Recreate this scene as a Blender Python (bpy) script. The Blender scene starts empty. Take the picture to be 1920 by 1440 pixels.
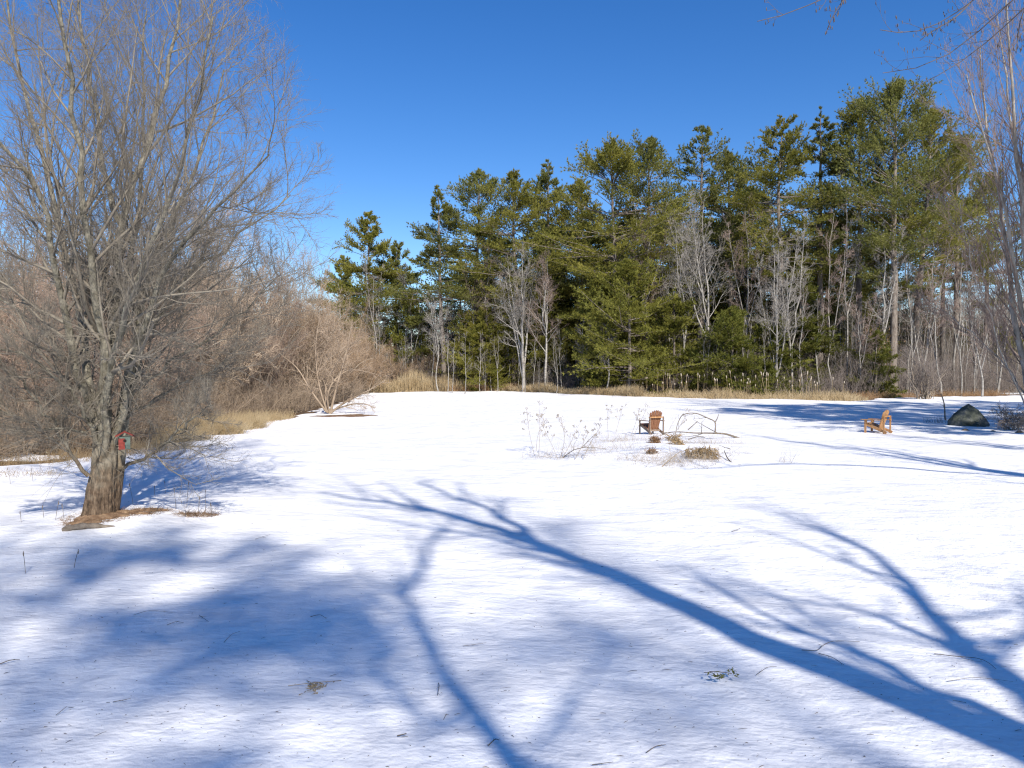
import bpy, math
import numpy as np
from mathutils import Vector, Matrix

# ------------------------------------------------------------------ camera, sky, sun, exposure
S = bpy.context.scene
COL = S.collection
F = 1397.0                 # focal length in photo pixels (1920 wide)
CH = 2.8                   # eye height
PITCH = math.atan(30 / F)  # looking slightly down
cam_d = bpy.data.cameras.new('camera')
cam_d.sensor_width = 36.0
cam_d.lens = 36.0 * F / 1920.0
cam_d.clip_end = 3000.0
cam = bpy.data.objects.new('camera', cam_d)
cam.location = (0, 0, CH)
cam.rotation_euler = (math.pi / 2 - PITCH, 0, 0)
COL.objects.link(cam)
S.camera = cam

SUN_AZ = math.radians(19.5)   # the sun stands behind the viewer, this far to the right
SUN_EL = math.radians(38.0)
SH = np.array([-math.sin(SUN_AZ), math.cos(SUN_AZ)])    # direction shadows fall on the ground
TE = math.tan(SUN_EL)
W = bpy.data.worlds.new('World')
S.world = W
W.use_nodes = True
nt = W.node_tree
nt.nodes.clear()
sky = nt.nodes.new('ShaderNodeTexSky')
sky.sky_type = 'NISHITA'
sky.sun_disc = False
sky.sun_elevation = SUN_EL
sky.sun_rotation = math.pi - SUN_AZ
sky.altitude = 300
sky.air_density = 1.0
sky.dust_density = 0.0
sky.ozone_density = 3.0
hs = nt.nodes.new('ShaderNodeHueSaturation')
hs.inputs['Hue'].default_value = 0.511
hs.inputs['Saturation'].default_value = 1.33
hs.inputs['Value'].default_value = 1.05
bg = nt.nodes.new('ShaderNodeBackground')
bg.inputs['Strength'].default_value = 0.115
wo = nt.nodes.new('ShaderNodeOutputWorld')
nt.links.new(sky.outputs[0], hs.inputs['Color'])
nt.links.new(hs.outputs[0], bg.inputs[0])
nt.links.new(bg.outputs[0], wo.inputs[0])

sl = bpy.data.lights.new('sun', 'SUN')
sl.energy = 5.0
sl.angle = math.radians(0.75)
sl.color = (1.0, 0.945, 0.86)
so = bpy.data.objects.new('sun', sl)
sdir = Vector((math.sin(SUN_AZ) * math.cos(SUN_EL), -math.cos(SUN_AZ) * math.cos(SUN_EL), math.sin(SUN_EL)))
so.rotation_euler = sdir.to_track_quat('Z', 'Y').to_euler()
so.location = sdir * 60
COL.objects.link(so)
S.view_settings.view_transform = 'Standard'
S.view_settings.look = 'None'
S.view_settings.gamma = 1
S.view_settings.exposure = 0.36
S.cycles.use_denoising = True
S.cycles.denoiser = 'OPENIMAGEDENOISE'
S.cycles.denoising_input_passes = 'RGB_ALBEDO_NORMAL'
S.cycles.denoising_prefilter = 'NONE'
S.cycles.filter_width = 1.2
S.cycles.max_bounces = 6
S.cycles.diffuse_bounces = 3
S.cycles.transparent_max_bounces = 4

# ------------------------------------------------------------------ helpers: rays, ground
rng = np.random.default_rng(7)
cp, sp_ = math.cos(PITCH), math.sin(PITCH)


def ray(px, py):
    dx, dy = (px - 960) / F, (720 - py) / F
    return np.array([dx, cp + dy * sp_, -sp_ + dy * cp])


def at(px, py, Y):
    """point seen at photo pixel (px, py), Y metres ahead"""
    d = ray(px, py)
    return np.array([0, 0, CH]) + d * (Y / d[1])


def gp(px, py):
    """ground point under a photo pixel"""
    d = ray(px, py)
    return np.array([0, 0, CH]) - d * (CH / d[2])


def ground_z(x, y):
    x = np.asarray(x, float)
    y = np.asarray(y, float)
    z = (0.025 * np.sin(x * 0.55 + 0.3 * y) + 0.022 * np.sin(y * 0.7 - 0.35 * x + 1.3)
         + 0.012 * np.sin(x * 1.7 + y * 0.9 + 2.0) + 0.010 * np.sin(-x * 1.1 + y * 2.1 + 0.5))
    z = z + 0.006 * np.sin(x * 3.9 - y * 1.7) + 0.006 * np.sin(x * 2.3 + y * 4.1 + 0.7)
    # mound of the perennial bed, gentle swell round the big tree
    z = z + 0.26 * np.exp(-(((x - 5.2) / 3.4) ** 2 + ((y - 25.5) / 3.0) ** 2))
    z = z + 0.12 * np.exp(-(((x + 7.3) / 1.8) ** 2 + ((y - 13.3) / 1.6) ** 2))
    # land rises a little into the woods
    z = z + np.clip(y - 95, 0, 170) * (0.014 + 0.045 * np.clip((x - 25) / 40, 0, 1))
    return z


def gz(x, y):
    return float(ground_z(x, y))


# ------------------------------------------------------------------ helpers: meshes, tubes
class MB:
    """collects vertices and faces; build() links them as one mesh object"""

    def __init__(self):
        self.v, self.f3, self.f4, self.m3, self.m4, self.n = [], [], [], [], [], 0

    def add(self, v, f, mi=0):
        v = np.asarray(v, float).reshape(-1, 3)
        f = np.asarray(f, int)
        if f.size:
            if f.shape[1] == 3:
                self.f3.append(f + self.n)
                self.m3.append(np.full(len(f), mi))
            else:
                self.f4.append(f + self.n)
                self.m4.append(np.full(len(f), mi))
        self.v.append(v)
        self.n += len(v)
        return self

    def tubes(self, P, R, sides=5, mi=0, cap=False):
        P = np.asarray(P, float)
        R = np.asarray(R, float)
        if P.ndim == 2:
            P, R = P[None], R[None]
        N, K, _ = P.shape
        if N == 0:
            return self
        T = np.gradient(P, axis=1)
        T /= np.linalg.norm(T, axis=2, keepdims=True) + 1e-9
        mean = P[:, -1] - P[:, 0]
        ax = np.argmin(np.abs(mean), axis=1)
        ref = np.eye(3)[ax][:, None, :]
        U = np.cross(T, ref)
        U /= np.linalg.norm(U, axis=2, keepdims=True) + 1e-9
        Vv = np.cross(T, U)
        a = np.arange(sides) * 2 * np.pi / sides
        ring = P[:, :, None, :] + R[:, :, None, None] * (np.cos(a)[None, None, :, None] * U[:, :, None, :]
                                                         + np.sin(a)[None, None, :, None] * Vv[:, :, None, :])
        idx = np.arange(N * K * sides).reshape(N, K, sides)
        nx = np.roll(idx, -1, axis=2)
        q = np.stack([idx[:, :-1], nx[:, :-1], nx[:, 1:], idx[:, 1:]], axis=-1).reshape(-1, 4)
        self.add(ring.reshape(-1, 3), q, mi)
        if cap:
            for n in range(N):
                for k in (0, K - 1):
                    c = P[n, k]
                    vv = np.vstack([c, ring[n, k]])
                    ff = [(0, 1 + i, 1 + (i + 1) % sides) for i in range(sides)]
                    self.add(vv, ff, mi)
        return self

    def box(self, c, ax, ay, az, mi=0, bev=0.0):
        """box: centre and three half-axis vectors, with chamfered long edges when bev > 0"""
        c, ax, ay, az = (np.asarray(t, float) for t in (c, ax, ay, az))
        if bev <= 0:
            v = [c + sx * ax + sy * ay + sz * az for sz in (-1, 1) for sy in (-1, 1) for sx in (-1, 1)]
            f = [(0, 2, 3, 1), (4, 5, 7, 6), (0, 1, 5, 4), (2, 6, 7, 3), (0, 4, 6, 2), (1, 3, 7, 5)]
            return self.add(v, f, mi)
        by = 1 - bev / np.linalg.norm(ay)
        bz = 1 - bev / np.linalg.norm(az)
        prof = [(-1, -bz), (-by, -1), (by, -1), (1, -bz), (1, bz), (by, 1), (-by, 1), (-1, bz)]
        v = [c + sx * ax + p * ay + q * az for sx in (-1, 1) for p, q in prof]
        f = [(i, (i + 1) % 8, 8 + (i + 1) % 8, 8 + i) for i in range(8)]
        self.add(v, f, mi)
        n0 = self.n - 16
        for o in (0, 8):
            self.add(np.zeros((0, 3)), np.zeros((0, 3), int))
            ff = np.array([(o, o + 1, o + 2, o + 3), (o, o + 3, o + 4, o + 7), (o + 4, o + 5, o + 6, o + 7)])
            self.f4.append(ff + n0)
            self.m4.append(np.full(3, mi))
        return self

    def bar(self, p0, p1, w, t, side, mi=0, bev=0.004):
        """plank from p0 to p1, width w along 'side', thickness t"""
        p0, p1, side = (np.asarray(k, float) for k in (p0, p1, side))
        d = p1 - p0
        L = np.linalg.norm(d)
        d = d / L
        side = side - d * np.dot(side, d)
        side /= np.linalg.norm(side)
        n = np.cross(d, side)
        return self.box((p0 + p1) / 2, d * L / 2, side * w / 2, n * t / 2, mi, bev)

    def mesh(self, name, mats, smooth=True):
        me = bpy.data.meshes.new(name)
        v = np.concatenate(self.v) if self.v else np.zeros((0, 3))
        me.vertices.add(len(v))
        me.vertices.foreach_set('co', v.astype(np.float32).ravel())
        f3 = np.concatenate(self.f3) if self.f3 else np.zeros((0, 3), int)
        f4 = np.concatenate(self.f4) if self.f4 else np.zeros((0, 4), int)
        m3 = np.concatenate(self.m3) if self.m3 else np.zeros(0, int)
        m4 = np.concatenate(self.m4) if self.m4 else np.zeros(0, int)
        me.loops.add(f3.size + f4.size)
        me.loops.foreach_set('vertex_index', np.concatenate([f3.ravel(), f4.ravel()]).astype(np.int32))
        me.polygons.add(len(f3) + len(f4))
        ls = np.concatenate([np.arange(len(f3)) * 3, f3.size + np.arange(len(f4)) * 4]).astype(np.int32)
        me.polygons.foreach_set('loop_start', ls)
        me.polygons.foreach_set('material_index', np.concatenate([m3, m4]).astype(np.int32))
        me.polygons.foreach_set('use_smooth', np.full(len(ls), smooth))
        me.update(calc_edges=True)
        for m in (mats if isinstance(mats, (list, tuple)) else [mats]):
            me.materials.append(m)
        return me

    def build(self, name, mats, parent=None, smooth=True):
        o = bpy.data.objects.new(name, self.mesh(name, mats, smooth))
        COL.objects.link(o)
        if parent:
            o.parent = parent
        return o


def tag(o, label=None, cat=None, group=None, kind=None):
    if label:
        o['label'] = label
    if cat:
        o['category'] = cat
    if group:
        o['group'] = group
    if kind:
        o['kind'] = kind
    return o


def thing(name, label, cat, loc=(0, 0, 0), rz=0.0, group=None):
    o = bpy.data.objects.new(name, None)
    o.empty_display_size = 0.2
    o.location = [float(t) for t in loc]
    o.rotation_euler = (0, 0, rz)
    COL.objects.link(o)
    return tag(o, label, cat, group)


def copy_thing(root, label, loc, rz=0.0, scale=1.0, group=None, tilt=(0, 0)):
    def rec(o, par):
        c = o.copy()
        COL.objects.link(c)
        if par:
            c.parent = par
        for ch in o.children:
            rec(ch, c)
        return c
    r = rec(root, None)
    r['label'] = label
    if group:
        r['group'] = group
    r.location = [float(t) for t in loc]
    r.rotation_euler = (tilt[0], tilt[1], rz)
    r.scale = (scale, scale, scale) if np.isscalar(scale) else scale
    return r


# ------------------------------------------------------------------ materials
def mat(name, stops, scale=4.0, rough=0.85, bump=0.0, bscale=30.0, stretch=(1, 1, 1), detail=5, rand=0.0,
        transl=0.0, spec=0.25):
    m = bpy.data.materials.new(name)
    m.use_nodes = True
    n, l = m.node_tree.nodes, m.node_tree.links
    b = n['Principled BSDF']
    b.inputs['Roughness'].default_value = rough
    b.inputs['Specular IOR Level'].default_value = spec
    tc = n.new('ShaderNodeTexCoord')
    mp = n.new('ShaderNodeMapping')
    mp.inputs['Scale'].default_value = stretch
    l.new(tc.outputs['Object'], mp.inputs[0])
    nz = n.new('ShaderNodeTexNoise')
    nz.inputs['Scale'].default_value = scale
    nz.inputs['Detail'].default_value = detail
    nz.inputs['Roughness'].default_value = 0.65
    l.new(mp.outputs[0], nz.inputs['Vector'])
    rp = n.new('ShaderNodeValToRGB')
    els = rp.color_ramp.elements
    k = len(stops)
    lo, hi = 0.3, 0.7
    els[0].position, els[0].color = lo, (*stops[0], 1)
    els[1].position, els[1].color = hi, (*stops[-1], 1)
    for i in range(1, k - 1):
        e = els.new(lo + (hi - lo) * i / (k - 1))
        e.color = (*stops[i], 1)
    l.new(nz.outputs['Fac'], rp.inputs[0])
    colour = rp.outputs[0]
    if rand > 0:
        oi = n.new('ShaderNodeObjectInfo')
        mr = n.new('ShaderNodeMapRange')
        mr.inputs[3].default_value = 1 - rand
        mr.inputs[4].default_value = 1 + rand
        l.new(oi.outputs['Random'], mr.inputs[0])
        h = n.new('ShaderNodeHueSaturation')
        l.new(colour, h.inputs['Color'])
        l.new(mr.outputs[0], h.inputs['Value'])
        colour = h.outputs[0]
    l.new(colour, b.inputs['Base Color'])
    if bump > 0:
        nb = n.new('ShaderNodeTexNoise')
        nb.inputs['Scale'].default_value = bscale
        nb.inputs['Detail'].default_value = 6
        l.new(mp.outputs[0], nb.inputs['Vector'])
        bp = n.new('ShaderNodeBump')
        bp.inputs['Strength'].default_value = 1.0
        bp.inputs['Distance'].default_value = bump
        l.new(nb.outputs['Fac'], bp.inputs['Height'])
        l.new(bp.outputs[0], b.inputs['Normal'])
    if transl > 0:
        tr = n.new('ShaderNodeBsdfTranslucent')
        mx = n.new('ShaderNodeMixShader')
        mx.inputs[0].default_value = transl
        l.new(colour, tr.inputs[0])
        l.new(b.outputs[0], mx.inputs[1])
        l.new(tr.outputs[0], mx.inputs[2])
        l.new(mx.outputs[0], n['Material Output'].inputs[0])
    return m


def snow_material():
    m = bpy.data.materials.new('snow')
    m.use_nodes = True
    n, l = m.node_tree.nodes, m.node_tree.links
    b = n['Principled BSDF']
    b.inputs['Roughness'].default_value = 0.6
    b.inputs['Specular IOR Level'].default_value = 0.3
    tc = n.new('ShaderNodeTexCoord')

    def noise(scale, st, detail=4, rot=0.0):
        mp = n.new('ShaderNodeMapping')
        mp.inputs['Scale'].default_value = st
        mp.inputs['Rotation'].default_value = (0, 0, rot)
        l.new(tc.outputs['Object'], mp.inputs[0])
        z = n.new('ShaderNodeTexNoise')
        z.inputs['Scale'].default_value = scale
        z.inputs['Detail'].default_value = detail
        z.inputs['Roughness'].default_value = 0.6
        l.new(mp.outputs[0], z.inputs['Vector'])
        return z
    a = noise(1.3, (1, 1, 1), 5)
    rp = n.new('ShaderNodeValToRGB')
    rp.color_ramp.elements[0].position = 0.3
    rp.color_ramp.elements[0].color = (0.79, 0.775, 0.765, 1)
    rp.color_ramp.elements[1].position = 0.65
    rp.color_ramp.elements[1].color = (0.92, 0.905, 0.89, 1)
    l.new(a.outputs['Fac'], rp.inputs[0])
    l.new(rp.outputs[0], b.inputs['Base Color'])
    # wind and melt ripples: one broad, one small, one grain
    prev = None
    for sc, st, dist, rot in ((1.5, (0.75, 1.3, 1), 0.08, 0.2), (5.5, (0.85, 1.1, 1), 0.020, 0.9), (19.0, (1, 1, 1), 0.006, 0.4)):
        z = noise(sc, st, 4, rot)
        bp = n.new('ShaderNodeBump')
        bp.inputs['Strength'].default_value = 1.0
        bp.inputs['Distance'].default_value = dist
        l.new(z.outputs['Fac'], bp.inputs['Height'])
        if prev:
            l.new(prev.outputs[0], bp.inputs['Normal'])
        prev = bp
    l.new(prev.outputs[0], b.inputs['Normal'])
    return m


def tree_bark_material():
    """brown furrowed butt going over to olive grey limbs"""
    m = mat('big_tree_bark', [(0.034, 0.023, 0.015), (0.115, 0.078, 0.050), (0.235, 0.168, 0.110)], 15, 0.9, 0.06, 18,
            (1, 1, 0.36))
    n, l = m.node_tree.nodes, m.node_tree.links
    b = n['Principled BSDF']
    src = b.inputs['Base Color'].links[0].from_socket
    nz = n.new('ShaderNodeTexNoise')
    nz.inputs['Scale'].default_value = 6
    nz.inputs['Detail'].default_value = 6
    tc = n.new('ShaderNodeTexCoord')
    l.new(tc.outputs['Object'], nz.inputs['Vector'])
    rp = n.new('ShaderNodeValToRGB')
    rp.color_ramp.elements[0].position, rp.color_ramp.elements[0].color = 0.35, (0.11, 0.097, 0.068, 1)
    rp.color_ramp.elements[1].position, rp.color_ramp.elements[1].color = 0.65, (0.29, 0.262, 0.20, 1)
    l.new(nz.outputs['Fac'], rp.inputs[0])
    sx = n.new('ShaderNodeSeparateXYZ')
    l.new(tc.outputs['Object'], sx.inputs[0])
    ad = n.new('ShaderNodeMath')
    ad.operation = 'MULTIPLY_ADD'
    ad.inputs[1].default_value = 1.3
    l.new(nz.outputs['Fac'], ad.inputs[0])
    l.new(sx.outputs[2], ad.inputs[2])
    mr = n.new('ShaderNodeMapRange')
    mr.inputs[1].default_value = 1.0
    mr.inputs[2].default_value = 2.3
    l.new(ad.outputs[0], mr.inputs[0])
    mx = n.new('ShaderNodeMix')
    mx.data_type = 'RGBA'
    l.new(mr.outputs[0], mx.inputs[0])
    l.new(src, mx.inputs[6])
    l.new(rp.outputs[0], mx.inputs[7])
    l.new(mx.outputs[2], b.inputs['Base Color'])
    return m


M = {
    'snow': snow_material(),
    'litter': mat('leaf_litter', [(0.07, 0.045, 0.025), (0.16, 0.10, 0.055), (0.27, 0.19, 0.11)], 6, 0.95, 0.05, 25),
    'earth': mat('bare_earth', [(0.10, 0.06, 0.035), (0.22, 0.13, 0.07), (0.33, 0.21, 0.12)], 9, 0.95, 0.04, 40),
    'bigbark': tree_bark_material(),
    'twig': mat('grey_twig', [(0.135, 0.112, 0.085), (0.27, 0.235, 0.182)], 3, 0.8, rand=0.08),
    'paletwig': mat('pale_grey_twig', [(0.22, 0.195, 0.17), (0.40, 0.365, 0.325)], 3, 0.8, rand=0.1),
    'darktwig': mat('dark_grey_twig', [(0.075, 0.06, 0.055), (0.16, 0.135, 0.125)], 3, 0.8),
    'redtwig': mat('reddish_twig', [(0.21, 0.15, 0.125), (0.34, 0.255, 0.21)], 3, 0.8, rand=0.1),
    'stem': mat('tan_shrub_stem', [(0.26, 0.205, 0.15), (0.46, 0.385, 0.30)], 2.0, 0.85, rand=0.15),
    'shrub': mat('brown_shrub_twig', [(0.21, 0.155, 0.108), (0.46, 0.355, 0.255)], 1.2, 0.85, rand=0.3),
    'shrub_red': mat('reddish_shrub_twig', [(0.21, 0.145, 0.104), (0.44, 0.32, 0.235)], 1.2, 0.85, rand=0.25),
    'shrub_orange': mat('orange_shrub_twig', [(0.25, 0.17, 0.105), (0.42, 0.30, 0.195)], 1.2, 0.85, rand=0.25),
    'greybark': mat('grey_bark', [(0.15, 0.13, 0.11), (0.30, 0.275, 0.24), (0.42, 0.39, 0.35)], 5, 0.85, 0.02, 14, (1, 1, 0.3), rand=0.12),
    'whitebark': mat('pale_birch_bark', [(0.17, 0.155, 0.135), (0.32, 0.295, 0.26), (0.45, 0.42, 0.375)], 3, 0.75, 0.01, 12, (1, 1, 2.5), rand=0.08),
    'pinebark': mat('pine_bark', [(0.10, 0.08, 0.065), (0.20, 0.165, 0.135), (0.29, 0.25, 0.21)], 5, 0.9, 0.03, 10, (1, 1, 0.35), rand=0.1),
    'needle': mat('pine_needles', [(0.135, 0.145, 0.026), (0.255, 0.240, 0.045), (0.350, 0.305, 0.070)], 0.55, 0.55, transl=0.32, rand=0.14, detail=6),
    'needle_blue': mat('bluish_pine_needles', [(0.118, 0.135, 0.036), (0.215, 0.217, 0.056), (0.295, 0.275, 0.082)], 0.55, 0.55, transl=0.32, rand=0.12, detail=6),
    'needle_gold': mat('golden_pine_needles', [(0.130, 0.135, 0.026), (0.215, 0.210, 0.038), (0.280, 0.255, 0.055)], 0.7, 0.55, transl=0.25, rand=0.08, detail=6),
    'hemlock': mat('hemlock_needles', [(0.090, 0.110, 0.022), (0.175, 0.182, 0.034), (0.265, 0.245, 0.052)], 0.9, 0.5, transl=0.32, rand=0.12, detail=6),
    'reed': mat('tan_reed', [(0.36, 0.255, 0.13), (0.54, 0.41, 0.235), (0.65, 0.53, 0.34)], 0.9, 0.75, transl=0.2),
    'redgrass': mat('russet_sedge', [(0.22, 0.12, 0.06), (0.36, 0.22, 0.115), (0.44, 0.30, 0.17)], 0.9, 0.8, transl=0.15),
    'straw': mat('dry_straw', [(0.22, 0.15, 0.075), (0.40, 0.28, 0.15), (0.52, 0.40, 0.24)], 6, 0.8, transl=0.15),
    'rust': mat('rusty_pine_straw', [(0.12, 0.070, 0.040), (0.25, 0.155, 0.088), (0.39, 0.27, 0.165)], 7, 0.9),
    'weed': mat('dry_weed_stalk', [(0.28, 0.235, 0.19), (0.48, 0.42, 0.35)], 8, 0.85, rand=0.15),
    'stick': mat('fallen_stick_bark', [(0.09, 0.07, 0.05), (0.22, 0.18, 0.14)], 10, 0.9, rand=0.2),
    'cattail_fluff': mat('cattail_fluff', [(0.36, 0.29, 0.21), (0.58, 0.50, 0.40)], 14, 0.95),
    'wood': mat('red_brown_chair_wood', [(0.12, 0.050, 0.025), (0.20, 0.088, 0.043), (0.31, 0.155, 0.085)], 5, 0.6, 0.002, 40, (6, 6, 1), spec=0.3),
    'wood_worn': mat('honey_chair_wood', [(0.28, 0.125, 0.045), (0.42, 0.22, 0.09), (0.54, 0.33, 0.17)], 5, 0.6, 0.002, 40, (6, 6, 1), spec=0.3),
    'wood_grey': mat('greyed_chair_wood', [(0.17, 0.12, 0.085), (0.29, 0.215, 0.16)], 6, 0.75, 0.002, 40, (5, 5, 1)),
    'rock': mat('mossy_boulder_rock', [(0.032, 0.039, 0.031), (0.075, 0.082, 0.066), (0.16, 0.16, 0.14)], 2.2, 0.9, 0.06, 7, detail=9),
    'stone': mat('brown_field_stone', [(0.10, 0.07, 0.045), (0.24, 0.18, 0.13)], 7, 0.9, 0.02, 20),
    'red': mat('faded_red_paint', [(0.13, 0.020, 0.014), (0.28, 0.05, 0.035)], 14, 0.6),
    'green': mat('grey_green_paint', [(0.06, 0.085, 0.07), (0.13, 0.165, 0.135)], 12, 0.6),
    'dark': mat('dark_hole', [(0.012, 0.010, 0.008), (0.02, 0.016, 0.014)], 4, 0.9),
    'leaf': mat('dead_oak_leaves', [(0.20, 0.11, 0.055), (0.36, 0.22, 0.12)], 3, 0.8, transl=0.2),
    'green_leaf': mat('olive_cedar_leaf', [(0.12, 0.125, 0.030), (0.24, 0.225, 0.075)], 18, 0.7, transl=0.2),
    'far': mat('far_woods_twigs', [(0.13, 0.10, 0.08), (0.24, 0.19, 0.155)], 0.1, 0.9),
    'scrub': mat('grey_undergrowth_twigs', [(0.16, 0.13, 0.11), (0.31, 0.26, 0.225)], 0.7, 0.85),
}


# ------------------------------------------------------------------ growing branches (arrays of polylines)
def norm(v):
    return v / (np.linalg.norm(v, axis=-1, keepdims=True) + 1e-9)


def resample(pts, K):
    """smooth polyline through hand-placed points"""
    pts = np.asarray(pts, float)
    d = np.r_[0, np.cumsum(np.linalg.norm(np.diff(pts, axis=0), axis=1))]
    t = np.linspace(0, d[-1], K)
    out = np.stack([np.interp(t, d, pts[:, i]) for i in range(3)], 1)
    for _ in range(2):
        o = out.copy()
        o[1:-1] = 0.25 * out[:-2] + 0.5 * out[1:-1] + 0.25 * out[2:]
        out = o
    return out


def spawn(P, R, n, t0=0.25, t1=1.0, ang=0.7, angv=0.25, ratio=0.5, lenv=0.35, K=5, trop=0.0, wander=0.12,
          rr=0.55, rmin=0.002, tipf=0.25, len_abs=None, endbias=0.5, flat=0.0, rg=None):
    """n children per parent polyline"""
    rg = rg or rng
    N, KP, _ = P.shape
    seg = np.linalg.norm(np.diff(P, axis=1), axis=2).sum(1)
    idx = np.repeat(np.arange(N), n)
    Mn = len(idx)
    t = (np.tile(np.arange(n), N) + rg.random(Mn)) / n
    t = t0 + (t1 - t0) * t
    ft = np.clip(t * (KP - 1), 0, KP - 1.001)
    k = ft.astype(int)
    fr = (ft - k)[:, None]
    p = P[idx, k] * (1 - fr) + P[idx, k + 1] * fr
    r = R[idx, k] * (1 - fr[:, 0]) + R[idx, k + 1] * fr[:, 0]
    T = norm(P[idx, k + 1] - P[idx, k])
    q = norm(np.cross(T, rg.normal(size=(Mn, 3))))
    if flat > 0:
        q[:, 2] *= (1 - flat)
        q = norm(q - T * (q * T).sum(1, keepdims=True))
    a = ang + angv * rg.normal(size=Mn)
    d = norm(np.cos(a)[:, None] * T + np.sin(a)[:, None] * q)
    L = (seg[idx] * ratio if len_abs is None else np.full(Mn, len_abs)) * (1 + lenv * rg.uniform(-1, 1, Mn))
    L = L * (1 - endbias * (t - t0) / max(1e-6, 1 - t0))
    r0 = np.clip(r * rr, rmin, None)
    out = np.zeros((Mn, K, 3))
    out[:, 0] = p
    st = L / (K - 1)
    for j in range(1, K):
        d = d + wander * rg.normal(size=(Mn, 3))
        d[:, 2] += trop / (K - 1)
        d = norm(d)
        out[:, j] = out[:, j - 1] + d * st[:, None]
    s = np.linspace(0, 1, K)
    rad = r0[:, None] * (1 - (1 - tipf) * s)[None]
    return out, rad


def trunk_line(h, K=10, lean=(0, 0), wob=0.15, rg=None):
    rg = rg or rng
    z = np.linspace(0, h, K)
    s = z / h
    w = np.cumsum(rg.normal(size=(K, 2)) * wob, axis=0) * (h / 12 / math.sqrt(K))
    w -= w[0]
    return np.stack([lean[0] * s ** 1.3 * h + w[:, 0], lean[1] * s ** 1.3 * h + w[:, 1], z], 1)


def blades(mb, C, D, B, length, width, spread, mi=0, rg=None, droop=0.0):
    """needle tufts: B thin triangles fanned about direction D at each centre C"""
    rg = rg or rng
    N = len(C)
    c = np.repeat(C, B, 0)
    d = norm(np.repeat(D, B, 0) + spread * rg.normal(size=(N * B, 3)))
    d[:, 2] -= droop
    L = length * rg.uniform(0.6, 1.25, N * B)[:, None]
    side = norm(np.cross(d, rg.normal(size=(N * B, 3))))
    w = width * rg.uniform(0.7, 1.3, N * B)[:, None]
    v = np.stack([c - side * w / 2, c + side * w / 2, c + d * L], 1).reshape(-1, 3)
    mb.add(v, np.arange(N * B * 3).reshape(-1, 3), mi)


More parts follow.
